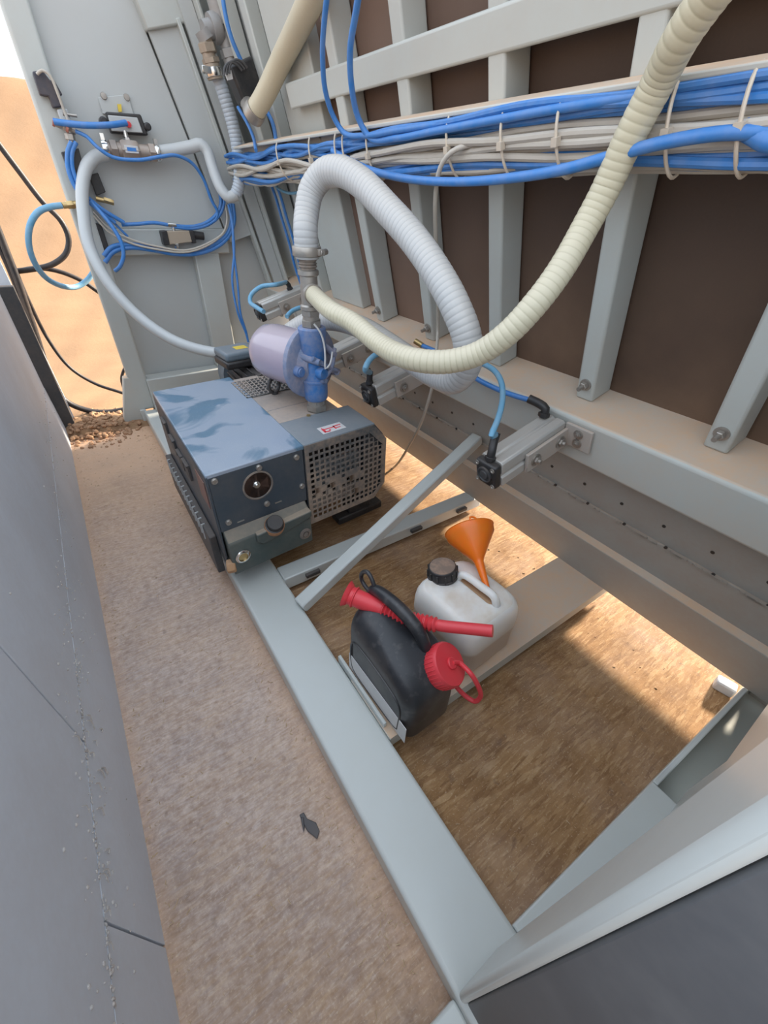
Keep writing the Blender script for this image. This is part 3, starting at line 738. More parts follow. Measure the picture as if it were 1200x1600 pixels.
# left cooler with slots
mb = MB(); mb.box((x0-.030, y0+.07, .10), (x0-.004, y0+.76, .275)); ck = pp('side_cooler', M['dark'], mb, .004)
for i in range(14):
    y = y0+.155+i*.042; mb = MB(); mb.box((x0-.034, y, .21), (x0-.020, y+.0045, .279)); pp('cooler_slat', M['pvcgrey'], mb, .001, parent=ck)
mb = MB(); mb.hexn((x0-.01, yb+.02, .20), (x0+.02, yb+.01, .20), .026); pp('side_plug', paint('rusty plug', (.42, .24, .12), .6, .2, ndust=.5), mb, .003)
# right part housing
mb = MB(); mb.box((x0+.34, y0+.055, .23), (x0+.62, y0+.70, .545)); pp('inner_body', M['black'], mb, .004)
mb = MB(); mb.box((x0+.336, y0-.004, .548), (x0+.648, y0+.20, .563)); pp('front_cover', M['cover2'], mb, .003)
mb = MB(); mb.box((x0+.336, y0+.203, .544), (x0+.600, y0+.33, .561)); pp('middle_cover', M['coverdust'], mb, .003)
mb = MB(); mb.box((x0+.336, y0+.333, .542), (x0+.600, y0+.74, .560)); pp('rear_cover', M['coverdust'], mb, .003)
mb = MB(); mb.box((x0+.336, y0+.0, .23), (x0+.342, y0+.5, .55)); pp('side_cheek', M['pump'], mb, 0)
mb = MB(); mb.prism([(x0+.60, .23), (x0+.605, .56), (x0+.65, .56), (x0+.70, .50), (x0+.70, .28), (x0+.66, .215), (x0+.60, .215)], y0+.01, y0+.20, XZ); pp('right_cover', M['pump'], mb, .003)
# sticker
def tq(x, y, z=.5645): return Vector((x, y, z))
mb = MB(); mb.box((x0+.435, y0+.028, .5632), (x0+.535, y0+.082, .5642)); stk = pp('sticker', M['label'], mb, 0)
mb = MB()
for (a, b, c, d_) in ((.445, .038, .455, .066), (.445, .034, .470, .041), (.455, .055, .498, .061), (.470, .041, .476, .05), (.494, .04, .500, .066), (.494, .06, .528, .066), (.500, .044, .520, .049), (.449, .070, .453, .074)):
    mb.box((x0+a, y0+b, .5641), (x0+c, y0+d_, .5647))
pp('red_marks', M['red'], mb, 0, parent=stk)
# perforated front grille
gx0, gz0, gx1, gz1 = x0+.338, .215, x0+.706, .560
NXc, NZc = 15, 13; cw = (gx1-gx0-.03)/NXc; ch = (gz1-gz0-.045)/NZc; ox, oz = gx0+.012, gz0+.018
mb = MB(); yg = y0-.006; th = .004
def cell(xa, za, xb, zb, hole):
    if not hole: mb.box((xa, yg, za), (xb, yg+th, zb)); return
    m = .17; ia, ib = xa+(xb-xa)*m, xb-(xb-xa)*m; ja, jb = za+(zb-za)*m, zb-(zb-za)*m
    o4 = [(xa, za), (xb, za), (xb, zb), (xa, zb)]; i4 = [(ia, ja), (ib, ja), (ib, jb), (ia, jb)]
    vs = [(x, yg, z) for x, z in o4] + [(x, yg, z) for x, z in i4] + [(x, yg+th, z) for x, z in i4]
    fs = []
    for k in range(4):
        l = (k+1) % 4; fs += [(k, l, 4+l, 4+k), (4+k, 4+l, 8+l, 8+k)]
    mb.add(vs, fs)
def inside(i, j):
    if i+ (NZc-1-j) >= NXc+NZc-1-1-2+3: return False
    if (NXc-1-i)+(NZc-1-j) < 3: return False
    if (NXc-1-i)+j < 2: return False
    return True
for i in range(NXc):
    for j in range(NZc):
        if not inside(i, j): continue
        hole = not (i in (9,) and j in (2, 3)) and not (i in (10,) and j in (2, 3))
        if 5 <= j <= 6 and 1 <= i <= 10 and (i*7+j*3) % 4 != 0: hole = False
        if j == 4 and i < 7 and i % 2: hole = False
        cell(ox+i*cw, oz+j*ch, ox+(i+1)*cw, oz+(j+1)*ch, hole)
gr = pp('front_grille', M['grille'], mb, 0)
# rim following the octagonal outline
rim_o = [(gx0, gz0), (gx1-.055, gz0), (gx1, gz0+.06), (gx1, gz1-.075), (gx1-.065, gz1), (gx0, gz1)]
cxm, czm = (gx0+gx1)/2, (gz0+gz1)/2
rim_i = [(gx0+.012, gz0+.018), (ox+(NXc-2)*cw, gz0+.018), (ox+NXc*cw, oz+2*ch), (ox+NXc*cw, oz+(NZc-3)*ch), (ox+(NXc-3)*cw, oz+NZc*ch), (gx0+.012, oz+NZc*ch)]
mb = MB(); vs = [(x, yg-.001, z) for x, z in rim_o] + [(x, yg-.001, z) for x, z in rim_i] + [(x, yg+.03, z) for x, z in rim_o] + [(x, yg+.004, z) for x, z in rim_i]
fs = []
for k in range(6):
    l = (k+1) % 6; fs += [(k, l, 6+l, 6+k), (k, l, 12+l, 12+k), (6+k, 6+l, 18+l, 18+k)]
mb.add(vs, fs); pp('grille_rim', M['grille'], mb, 0, parent=gr)
# dusty cooler core behind the grille
mb = MB(); mb.box((gx0+.05, yg+.02, gz0+.14), (gx1-.12, yg+.05, gz0+.25)); pp('cooler_core', M['coverdust'], mb, .01)
mb = MB(); mb.box((gx0+.02, yg+.035, gz0+.03), (gx1-.03, yg+.05, gz0+.09)); pp('cooler_core', M['bracket'], mb, .01)
# feet
mb = MB(); mb.box((x0+.56, y0+.06, .08), (x0+.68, y0+.13, .17)); mb.box((x0+.50, y0+.05, .09), (x0+.74, y0+.12, .125)); pp('rubber_foot', M['black'], mb, .006)
mb = MB(); mb.box((x0+.03, y0+.10, .08), (x0+.12, y0+.19, .165)); pp('rubber_foot', M['black'], mb, .006)
mb = MB(); mb.box((x0+.03, y0+.6, .08), (x0+.12, y0+.7, .3)); pp('rubber_foot', M['black'], mb, .006)
mb = MB(); mb.box((x0+.02, y0+.14, .163), (x0+.34, y0+.74, .34)); pp('lower_body', M['dark'], mb, .006)
# top vent grille
mb = MB(); gX, gY = x0+.315, y0+.49
for i in range(13):
    mb.box((gX+i*.02, gY, .5635), (gX+i*.02+.006, gY+.20, .5665))
for j in range(8):
    mb.box((gX, gY+j*.028, .5635), (gX+.246, gY+j*.028+.006, .5665))
vg = pp('top_vent', M['coverdust'], mb, 0)
mb = MB(); mb.box((gX+.07, gY+.006, .5605), (gX+.235, gY+.195, .563)); pp('vent_opening', M['black'], mb, 0, parent=vg)
# lifting eye
pe = atZ(428, 601, .60); mb = MB()
ring = [Vector((pe.x + .030*cos(a)*.9, pe.y + .01*cos(a), .598 + .030*sin(a))) for a in [2*pi*k/20 for k in range(21)]]
mb.tube(ring, .0075, 10, .006); mb.cyl((pe.x, pe.y, .56), (pe.x, pe.y, .575), .014)
mb.build('lifting_eye', M['dark'], pm)
# motor behind with junction box
mc = Vector((x0+.52, y0+.97, .46))
mb = MB(); mb.lathe([(.12, 0), (.12, .33), (.105, .35), (.02, .352)], frame(mc-Vector((0, .22, 0)), (0, 1, 0)), 32); mo = mb.build('motor', M['dark'], pm)
mb = MB()
for k in range(30):
    a = 2*pi*k/30; q = Vector((cos(a), 0, sin(a)))
    mb.box((-.0022, 0, .118), (.0022, .28, .136), MT(*(mc-Vector((0, .20, 0)))) @ Matrix.Rotation(a, 4, 'Y'))
mb.build('cooling_fins', M['dark'], mo)
mb = MB(); mb.lathe([(.142, 0), (.142, .10), (.125, .115), (.01, .117)], frame(mc+Vector((0, .11, 0)), (0, 1, 0)), 36); mb.build('fan_cover', M['cover2'], mo)
jb = Vector((.60, 2.10, .575))
mb = MB(); mb.box((-.085, -.075, .035), (.085, .075, .075), MT(*jb) @ RZ(6)); j1 = mb.build('junction_box', M['cover2'], pm, .014, 3)
mb = MB(); mb.box((-.088, -.078, .0), (.088, .078, .036), MT(*jb) @ RZ(6)); mb.build('box_base', M['black'], j1, .01)
mb = MB(); mb.box((-.01, -.03, .075), (.05, .02, .0762), MT(*jb) @ RZ(6)); mb.build('caution_sticker', M['yellowl'], j1)
mb = MB(); mb.cyl((x0+.50, y0+.30, .562), (x0+.50, y0+.30, .5665), .010, 12); mb.build('open_screw_hole', M['black'], pm)
mb = MB(); mb.cyl((x0+.46, y0+.232, .5), (x0+.46, y0+.232, .567), .008, 12); mb.build('set_screw', M['brass'], pm)

# ================================================================== INLET FILTER
M['filterdust'] = paint('blue casting under grey dust', (.13, .19, .32), .5, .25, upd=1.2, ndust=1.25, dcol=(.33, .31, .37), scale=7)
fx, fy = .692, 1.44
ft = thing('inlet_filter', (fx, fy, .56), 'blue dusty inlet filter with purple clear bowl screwed onto the pump top', 'filter')
V = lambda z, x=fx, y=fy: Vector((x, y, z))
mb = MB(); mb.hexn(V(.562), V(.590), .042); mb.cyl(V(.588), V(.612), .035); mb.hexn(V(.592), V(.609), .038); mb.build('bottom_nut', M['steel'], ft)
adir = Vector((-.34, .94, 0)).normalized(); fc0 = Vector((fx+.012, fy, .742))
mb = MB(); mb.lathe([(.040, .608), (.045, .615), (.047, .64), (.047, .680), (.050, .682), (.050, .688), (.046, .69), (.044, .73), (.044, .79), (.048, .80), (.050, .872), (.046, .877)], MT(fx, fy, 0), 30); bd = mb.build('filter_body', M['filterblue'], ft)
pl = fc0 + adir*.022
mb = MB(); mb.lathe([(.126, 0), (.132, .004), (.132, .022), (.126, .026)], frame(pl, adir), 48); mb.build('flange', M['filterdust'], ft)
mb = MB(); mb.lathe([(.06, -.03), (.085, .0)], frame(pl, adir), 30); mb.build('cast_cone', M['filterdust'], bd)
mb = MB(); mb.lathe([(.120, .026), (.120, .04), (.108, .045), (.106, .20), (.100, .240), (.08, .27), (.045, .285), (0, .29)], frame(pl, adir), 48); mb.build('clear_bowl', M['bowl'], ft)
side = adir.cross(Vector((0, 0, 1))).normalized()
def disc(a, b, o=-.0): return pl + side*a + Vector((0, 0, b)) + adir*o
for k, (a, b) in enumerate(((-.055, .035), (.06, .05), (-.02, -.065), (.075, -.045))):
    mb = MB(); mb.cyl(disc(a*1.05, b*1.05, -.0), disc(a*.7, b*.7, -.075), .014, 14, .012)
    mb.cyl(disc(a*.7, b*.7, -.075), disc(a*.7, b*.7, -.077), .006, 10); mb.build('casting_lug', M['filterdust'], bd)
mb = MB(); mb.cyl(disc(-.085, -.01, 0), disc(-.085, -.01, -.022), .020, 16); mb.cyl(disc(-.085, -.01, -.022), disc(-.085, -.01, -.028), .015, 14); mb.build('knob', M['filterblue'], bd)
mb = MB()
for (a, b, c, d_) in ((-.055, .04, .06, -.04), (.065, .05, -.02, -.06), (.0, 0, .085, -.04)):
    mb.tube([disc(a, b, -.055), disc((a+c)/2, (b+d_)/2, -.075), disc(c, d_, -.055)], .009, 8)
mb.build('cast_rib', M['filterdust'], bd)
mb = MB(); mb.lathe([(.024, 0), (.024, .02), (.019, .027), (0, .028)], frame(disc(-.02, -.02, -.05), -adir), 20); mb.build('boss', M['filterblue'], bd)
mb = MB(); mb.hexn(V(.876), V(.902), .036); mb.cyl(V(.90), V(.918), .029); mb.hexn(V(.912), V(.934), .034); mb.lathe([(.03, .93), (.035, .934), (.035, .945), (.0295, .95), (.0295, 1.035), (.035, 1.04), (.035, 1.052), (.03, 1.055)], MT(fx, fy, 0), 24); tee = mb.build('pipe_tee', M['steel'], ft)
ydir = (at(530, 495, 1.22) - V(.99)).normalized()
mb = MB(); mb.cyl(V(.99), V(.99)+ydir*.045, .027, 22); mb.cyl(V(.99)+ydir*.035, V(.99)+ydir*.05, .032, 22); mb.build('branch_collar', M['steel'], tee)
mb = MB(); mb.cyl(V(1.05), V(1.07), .026); mb.lathe([(.028, 1.06), (.031, 1.064), (.027, 1.068), (.031, 1.072), (.027, 1.076), (.03, 1.08), (.03, 1.10)], MT(fx, fy, 0), 24); mb.build('hose_nipple', M['grille'], tee)
mb = MB(); mb.lathe([(.0455, 1.092), (.0465, 1.094), (.0465, 1.118), (.0455, 1.12)], MT(fx, fy, 0), 30)
mb.cyl(V(1.106, fx+.02, fy-.052), V(1.106, fx+.055, fy-.03), .009, 12); mb.box((fx+.015, fy-.056, 1.097), (fx+.038, fy-.04, 1.115)); mb.build('hose_clamp', M['steel'], ft, .002)
# white pull cord
tube('tie_wire', M['label'], [V(.895, fx-.01, fy-.04), V(.87, fx+.005, fy-.055), V(.83, fx+.015, fy-.06), V(.78, fx+.015, fy-.065), V(.745, fx+.01, fy-.07), V(.76, fx+.03, fy-.072), V(.80, fx+.045, fy-.065)], .0035, 'thin white tie wire hanging down the front of the blue filter', 'wire')

# ================================================================== HOSES
tube('spiral_hose', M['ribwhite'], [V(1.085), V(1.16, fx, fy)] + px([(479, 335, 1.30), (487, 297, 1.28), (506, 272, 1.25), (532, 268, 1.21), (566, 287, 1.17), (605, 327, 1.13), (645, 372, 1.09), (682, 425, 1.06), (712, 480, 1.05), (730, 530, 1.07), (730, 570, 1.11), (712, 593, 1.17), (684, 588, 1.25), (650, 568, 1.33), (610, 540, 1.42), (565, 512, 1.50), (520, 500, 1.58), (480, 505, 1.66), (440, 530, 1.74), (425, 540, 1.80)]), .0385,
     'thick white spiral hose arching up from the filter and looping down behind it', 'hose', 24, rib=.022, pitch=.0145)
yp = [V(.99)+ydir*.03] + px([(520, 487, 1.24), (550, 503, 1.20), (590, 535, 1.13), (625, 555, 1.05), (660, 564, 1.0), (700, 565, .98), (748, 552, .95), (793, 521, .90), (838, 473, .86), (877, 420, .84), (917, 350, .82), (945, 298, .79), (985, 212, .73), (1029, 127, .67), (1066, 56, .61), (1104, 0, .57), (1150, -60, .53)])
tube('spiral_hose', M['yhose'], yp, .0275, 'long cream spiral hose swinging from the filter tee up past the cable bundle', 'hose', 24, rib=.028, pitch=.0135)
tube('rubber_hose', M['cream'], px([(396, 178, 1.78), (412, 152, 1.72), (437, 100, 1.6), (462, 50, 1.45), (484, 4, 1.3), (505, -45, 1.18)]), .0385, 'smooth cream rubber hose with faded print coming down from the top to the black valve', 'hose', 24)
tube('smooth_hose', M['pvcgrey'], [atY(165, 242, 2.98), atY(152, 244, 2.97), atY(137, 258, 2.95), atY(129, 290, 2.92), atY(130, 330, 2.88), atY(140, 385, 2.83), atY(168, 440, 2.75), atY(212, 490, 2.66)] + [atY(268, 530, 2.52), atY(330, 550, 2.35), atY(385, 549, 2.15), atY(430, 535, 1.95), atY(455, 520, 1.85)], .0270,
     'long smooth grey hose sweeping from the end wall valve down to behind the pump', 'hose', 20)
tube('elbow_hose', M['pvcgrey'], [atY(245, 238, 2.98), atY(275, 234, 2.97), atY(300, 229, 2.95), atY(314, 226, 2.93), atY(324, 236, 2.92), atY(330, 255, 2.9), atY(337, 276, 2.87), atY(346, 296, 2.84), atY(357, 308, 2.82), atY(369, 304, 2.81)], .0275, 'smooth grey hose bending from the end wall valve down to the ribbed hose', 'hose', 20)
tube('spiral_hose', paint('grey blue ribbed hose', (.45, .50, .55), .4, .05, ndust=.1), [atY(369, 304, 2.81), atY(374, 285, 2.8), atY(372, 240, 2.8), atY(365, 200, 2.8), atY(352, 155, 2.8), atY(341, 122, 2.8)], .031, 'short grey ribbed hose hanging from the pipe fitting at the top left', 'hose', 20, rib=.07, pitch=.016)

# ================================================================== PNEUMATIC CYLINDERS
def cylinder(y, h, w0, label, plate=True, lift=0):
    r = thing('pneumatic_cylinder', W(-.05, y, h), label, 'pneumatic cylinder', 'pneumatic cylinders under the back beam')
    yc = y
    prof = [(-.040, -.043), (-.040, -.012), (-.034, -.008), (-.034, .002), (-.040, .006), (-.040, .038), (-.034, .044), (-.008, .044), (-.006, .040), (.002, .040), (.004, .044), (.034, .044), (.040, .038), (.040, -.043)]
    MM = MW @ MT(0, yc, h) @ Matrix(((0, 0, 1, 0), (1, 0, 0, 0), (0, 1, 0, 0), (0, 0, 0, 1)))
    mb = MB(); mb.prism(prof, w0+.028, -.052, MM); mb.build('body', M['alu'], r, .0025)
    mb = MB(); mb.box((w0, yc-.039, h-.043), (w0+.028, yc+.039, h+.04), MW); ec = mb.build('end_cap', M['black'], r, .008, 2)
    mb = MB(); mb.lathe([(.026, 0), (.026, .006), (.022, .007), (.020, .003), (.016, .003), (.014, .008), (0, .008)], frame(W(w0, yc, h), -NW), 24); mb.build('cap_boss', M['dark'], ec)
    for a in (-.03, .03):
        for b in (-.032, .03):
            mb = MB(); mb.lathe([(.0075, 0), (.0075, .003), (.004, .003), (.003, .001), (0, .001)], frame(W(w0, yc+a, h+b), -NW), 12); mb.build('cap_screw', M['steel'], ec)
    if plate:
        mb = MB(); mb.box((-.225, yc-.052, h-.043), (-.042, yc-.041, h+.022), MW); mb.box((-.052, yc-.13, h-.036), (-.042, yc-.041, h+.040), MW)
        br = mb.build('bracket', M['bracket'], r, .002)
        for (w, hh) in ((-.19, h-.012), (-.085, h-.008)): bolt(W(w, yc-.052, hh), (0, -1, 0), .013, .02, br)
        for hh in (h+.018, h-.014): bolt(W(-.052, yc-.088, hh), -NW, .010, .012, br)
    return r
cylinder(.668, .655, -.345, 'nearest dusty aluminium pneumatic cylinder with blue tube, right of the diagonal brace')
cylinder(1.325, .660, -.335, 'second pneumatic cylinder, standing out below the cream hose above the pump grille')
cylinder(1.740, .660, -.335, 'third pneumatic cylinder, partly hidden behind the blue filter')
cylinder(2.36, .775, -.34, 'farthest pneumatic cylinder, left of the filter tee with a blue tube looped over it')
# fittings and tubes on cylinders
def fitting(pts, r, label):
    mb = MB(); mb.tube(pts, r, 12, .01); mb.hexn(pts[0], Vector(pts[0])+(Vector(pts[1])-Vector(pts[0])).normalized()*.014, r*1.35); 
    o = mb.build('elbow_fitting', M['black'], base=pts[0], bevel=0); tag(o, label, 'fitting'); return o
c1 = W(-.325, .668, .695)
fitting([c1, c1+Vector((0, 0, .03)), c1+Vector((.012, .01, .05)), c1+Vector((.022, .015, .075))], .012, 'black elbow fitting on the outer end of the nearest cylinder')
tube('air_tube', M['bluedusty'], [c1+Vector((.020, .014, .070)), at(768, 680, 1.12), at(778, 655, 1.14), at(785, 625, 1.17), at(784, 600, 1.2), at(775, 582, 1.24), at(758, 570, 1.3), at(740, 566, 1.36)], .0085, 'pale blue air tube rising from the nearest cylinder end and curving over left', 'air tube')
c1b = W(-.078, .690, .702)
fitting([c1b, c1b+Vector((0, 0, .025)), c1b+Vector((-.006, .02, .035)), c1b+Vector((-.018, .055, .042))], .013, 'dark elbow fitting at the wall end of the nearest cylinder')
tube('air_tube', M['blue'], [c1b+Vector((-.018, .05, .042)), at(835, 627, 1.30), at(800, 617, 1.34), at(770, 605, 1.38), at(745, 592, 1.42), at(720, 575, 1.48), at(695, 556, 1.55), at(672, 545, 1.62), at(660, 540, 1.66)], .0085, 'blue air tube lying along the back beam from the nearest cylinder towards the cream hose', 'air tube')
mb = MB(); pq = at(660, 540, 1.66); mb.cyl(pq, pq+Vector((-.01, .035, .01)), .011); o = mb.build('tube_connector', M['brass'], base=pq); tag(o, 'small brass tube connector lying on the back beam left of the hanging beige cable', 'connector')
c2 = W(-.31, 1.325, .70)
fitting([c2, c2+Vector((0, 0, .03)), c2+Vector((.002, 0, .05))], .012, 'pale push fitting on the outer end of the second cylinder')
tube('air_tube', M['bluedusty'], [c2+Vector((.002, 0, .045)), at(571, 575, 1.42), at(577, 563, 1.43), at(590, 553, 1.46), at(605, 550, 1.5), at(625, 556, 1.56)], .010, 'blue air tube curving from the second cylinder behind the cream hose', 'air tube')
c4 = W(-.34, 2.36, .78)
fitting([W(-.12, 2.36, .818), W(-.12, 2.36, .845), W(-.13, 2.36, .86)], .012, 'pale push fitting on top of the farthest cylinder')
tube('air_tube', M['bluedusty'], [W(-.13, 2.36, .86), at(430, 445, 1.93), at(408, 448, 1.95), at(393, 460, 1.95), at(391, 472, 1.93), at(402, 481, 1.89), at(412, 487, 1.86)], .010, 'pale blue air tube looped round the farthest cylinder', 'air tube')
tube('air_tube', M['bluedusty'], [at(448, 495, 1.72), at(455, 487, 1.74), at(468, 481, 1.76), at(485, 480, 1.8)], .009, 'short blue air tube bow behind the purple filter bowl', 'air tube')

# ================================================================== JERRYCANS
def rrect(hx, hy, r, n=6, pw_=1):
    out = []
    for cx_, cy_, a0_ in ((hx-r, hy-r, 0), (-hx+r, hy-r, 90), (-hx+r, -hy+r, 180), (hx-r, -hy+r, 270)):
        for k in range(n+1):
            a = radians(a0_+90*k/n); out.append((cx_+r*cos(a), cy_+r*sin(a)))
    return out
# white can
wc = thing('jerrycan', (.74, .55, .08), 'milky white plastic jerrycan with dusty black cap on the cross plate', 'jerrycan')
Mw = MT(.740, .550, .08) @ RZ(3)
def lp(hx, hy, r, z, dx=0, dy=0): return [(x+dx, y+dy, z) for x, y in rrect(hx, hy, r)]
mb = MB(); L = []
for (z, s, r) in ((0, .90, .03), (.004, .96, .035), (.015, 1, .04), (.10, 1.0, .045), (.104, 1.015, .045), (.150, 1.015, .045), (.175, .995, .045), (.195, .955, .048), (.208, .88, .05), (.214, .78, .05), (.216, .55, .04), (.216, .2, .015)):
    L.append(lp(.120*s, .132*s, min(r, .118*s), z))
mb.rings(L, Mw); mb.build('can_body', M['milk'], wc)
# raised shoulders either side of handle recess
mb = MB(); 
pts = [Mw @ Vector(p) for p in ((.012, .055, .205), (.012, .050, .232), (.014, .035, .243), (.020, -.03, .243), (.024, -.075, .238), (.026, -.09, .21))]
mb.tube(pts, .0125, 14, .01, flat=.9); mb.build('handle', M['milk'], wc)
mb = MB(); mb.rings([[(x+.028, y-.01, z) for x, y in rrect(a, b, c)] for (a, b, c, z) in ((.022, .075, .02, .2165), (.018, .07, .017, .2172))], Mw)
mb.build('recess_patch', paint('orange brown tone', (.36, .22, .12), .7, .1, ndust=.5), wc)  # flat darker patch drawn in place of a modelled handle recess
pcap = Mw @ Vector((-.018, .095, .205)); capn = Vector((-.10, .12, 1)).normalized()
mb = MB(); prof = [(.038, 0), (.050, .006), (.051, .012), (.046, .014), (.046, .040), (.042, .046), (0, .047)]
mb.lathe(prof, frame(pcap, capn), 36)
for k in range(12):
    mb.box((.043, -.0025, .012), (.050, .0025, .040), frame(pcap, capn) @ RZ(30*k))
cp = mb.build('screw_cap', M['black'], wc, .001)
mb = MB(); mb.lathe([(.040, .0471), (.0, .0478)], frame(pcap, capn), 30); mb.build('dust_film', paint('dust film on black cap', (.16, .12, .10), .8, .2, ndust=.6, upd=.3, scale=40), cp)
# funnel
fn = at(752, 928, 1.18); 
tipp = Mw @ Vector((.045, -.035, .222))
topc = at(733, 828, 1.37); ax = (topc - tipp).normalized()
Lf = (topc-tipp).length
mb = MB(); mb.lathe([(.008, 0), (.015, .09*1.0), (.019, .10), (.078, Lf-.022), (.081, Lf), (.083, Lf), (.0785, Lf-.004), (.0775, Lf-.022), (.016, .10), (.012, .09), (.006, 0)], frame(tipp, ax), 40, caps=False)
fo = mb.build('funnel', M['orange'], base=tipp); tag(fo, 'bright orange plastic funnel stuck in the handle recess of the white jerrycan', 'funnel')
mb = MB(); e1 = frame(tipp, ax) @ Vector((.02, .078, Lf-.004)); mb.tube([e1, e1+ax*.012, e1+ax*.012+Vector((.012, -.006, 0)), e1+Vector((.02, -.008, 0))], .003, 8, .006); 
o = mb.build('hanging_tab', M['orange'], fo)

# black can
bc = thing('fuel_can', (.45, .52, .08), 'scuffed black plastic fuel can with red screw cap beside the rail', 'fuel can')
Mk = MT(.452, .510, .08) @ RZ(1.5)
mb = MB(); L = []
# profile: (z, half width x, y front, y back)
for (z, hx, yf, yb_, r) in ((0, .070, -.135, .135, .03), (.005, .080, -.145, .148, .035), (.02, .085, -.150, .152, .04), (.10, .0862, -.152, .153, .045), (.16, .0865, -.150, .154, .046), (.195, .0865, -.138, .154, .048), (.218, .084, -.115, .153, .05), (.236, .078, -.080, .150, .05), (.250, .068, -.040, .146, .048), (.260, .054, .0, .140, .042), (.267, .036, .04, .125, .030), (.270, .015, .06, .10, .012)):
    c0 = (yf+yb_)/2; hy = (yb_-yf)/2; L.append([(x, y+c0, z) for x, y in rrect(hx, hy, min(r, hx*.95))])
mb.rings(L, Mk); body = mb.build('can_body', M['bcan'], bc)
# recessed side panel outline
mb = MB(); loop = [Mk @ Vector((-.0868, y, z)) for y, z in ((-.11, .03), (-.11, .13), (-.09, .155), (.09, .17), (.115, .15), (.115, .04), (.10, .025), (-.10, .022), (-.11, .03))]
mb.tube(loop, .003, 6, .01); mb.build('side_ridge', M['bcan'], body)
# white sheet label on the rail side
mb = MB(); mb.box((-.0885, -.145, .012), (-.0865, .13, .085), Mk); mb.build('label_sheet', M['label'], body)
# triangle moulding mark
mb = MB(); tri = [Mk @ Vector(p) for p in ((-.02, -.128, .1935), (.008, -.128, .1935), (-.006, -.108, .2062), (-.02, -.128, .1935))]
for i in range(3): mb.cyl(tri[i]+Vector((0, -.002, .004)), tri[i+1]+Vector((0, -.002, .004)), .0007, 6)
mb.build('moulded_triangle', M['steel'], body)
# handle over the top with an eye at the back end
hp = [Mk @ Vector(p) for p in ((.008, .140, .245), (.006, .146, .285), (.006, .125, .302), (.010, .07, .312), (.018, .01, .304), (.026, -.035, .278), (.030, -.058, .245), (.032, -.065, .21))]
mb = MB(); mb.tube(hp, .0165, 14, .01, rad=lambda t: .0145+.004*sin(pi*t)); hd = mb.build('handle', M['bcan'], bc)
eye = [Mk @ Vector((.004, .158 + .034*cos(a)*(1-.35*sin(a)), .290 + .034*sin(a))) for a in [2*pi*k/16 for k in range(17)]]
mb = MB(); mb.tube([p+Vector((-.0, .012, .012)) for p in eye], .0065, 10, .008); mb.build('handle_eye', M['bcan'], hd)
# neck and red cap, tilted forward right
pn = Mk @ Vector((.040, -.098, .186)); nd = Vector((.38, -.52, .76)).normalized()
mb = MB(); mb.lathe([(.055, -.03), (.048, .0), (.044, .02)], frame(pn, nd), 30); mb.build('neck', M['bcan'], bc)
mb = MB(); mb.lathe([(.055, .008), (.0575, .012), (.0575, .048), (.054, .054), (0, .055)], frame(pn, nd), 40)
for k in range(36): mb.box((.0565, -.0012, .014), (.0588, .0012, .046), frame(pn, nd) @ RZ(10*k))
rc = mb.build('screw_cap', M['red'], bc, .0008)
pt = pn+nd*.056
mb = MB(); mb.lathe([(.0155, 0), (.0155, .004), (.013, .006), (0, .0062)], frame(pt, nd), 20); mb.build('cap_button', M['red'], rc)
q1 = at(733, 1048, 1.0); 
strap = [pt+nd*.004, pt+Vector((.022, -.006, -.008)), at(735, 1052, 1.04), at(747, 1072, 1.05), at(751, 1088, 1.07), at(742, 1096, 1.09), at(728, 1088, 1.10), at(714, 1074, 1.10), at(704, 1060, 1.09)]
mb = MB(); mb.tube(strap, .0065, 10, .008); mb.build('cap_strap', M['red'], rc)
# red spout lying under the handle
spd = lambda u, v, dd: at(u, v, dd)
S = [at(541, 927, 1.17), at(556, 934, 1.165), at(580, 944, 1.155), at(602, 952, 1.145), at(640, 968, 1.12), at(662, 972, 1.105), at(692, 978, 1.08), at(730, 982, 1.055), at(770, 986, 1.03)]
P = spline(S, .004); 
def spr(t):
    L_ = t
    if L_ < .03: return .039-.3*L_
    if L_ < .055: return .027
    if L_ < .07: return .031
    if L_ < .27: return .0265-.012*(L_-.07)
    if L_ < .66: return (.0235-.017*(L_-.27)) + .0035*sin((L_-.27)*2*pi*33)
    return .0155
mb = MB(); mb.tube(S, .02, 24, .0022, rad=spr); sp = mb.build('filler_spout', M['red'], base=S[4]); tag(sp, 'red corrugated pouring spout pushed under the handle of the black fuel can', 'spout')

# ================================================================== FAR END WALL FITTINGS
def E3(u, v, y=3.03): return atY(u, v, y)
def boxpx(mb, corners, y, th):   # quad given by pixel corners in plane y, extruded towards the viewer
    a = [E3(u, v, y) for u, v in corners]; b = [p+Vector((0, -th, 0)) for p in a]; n = len(a)
    mb.add([*a, *b], [tuple(range(n)), tuple(range(n, 2*n))[::-1]] + [(i, (i+1) % n, n+(i+1) % n, n+i) for i in range(n)])
    return mb
vp = thing('valve_plate', E3(195, 190), 'grey control valve in a black frame on a screwed steel plate, upper end wall', 'valve')
mb = boxpx(MB(), [(153, 152), (200, 148), (209, 180), (160, 178)], 3.045, .006); mb.build('mounting_plate', M['endsheet'], vp, .002)
for q in ((162, 150), (198, 152)):
    p = E3(*q, 3.04); mb = MB(); mb.lathe([(.014, 0), (.012, .008), (0, .009)], frame(p, (0, -1, 0)), 14); mb.build('screw', M['steel'], vp)
mb = boxpx(MB(), [(163, 176), (217, 180), (229, 213), (172, 209)], 3.03, .05); mb.build('black_frame', M['black'], vp, .006)
mb = boxpx(MB(), [(168, 180), (214, 184), (223, 208), (174, 205)], 2.985, .012); mb.build('valve_face', M['endsheet'], vp, .003)
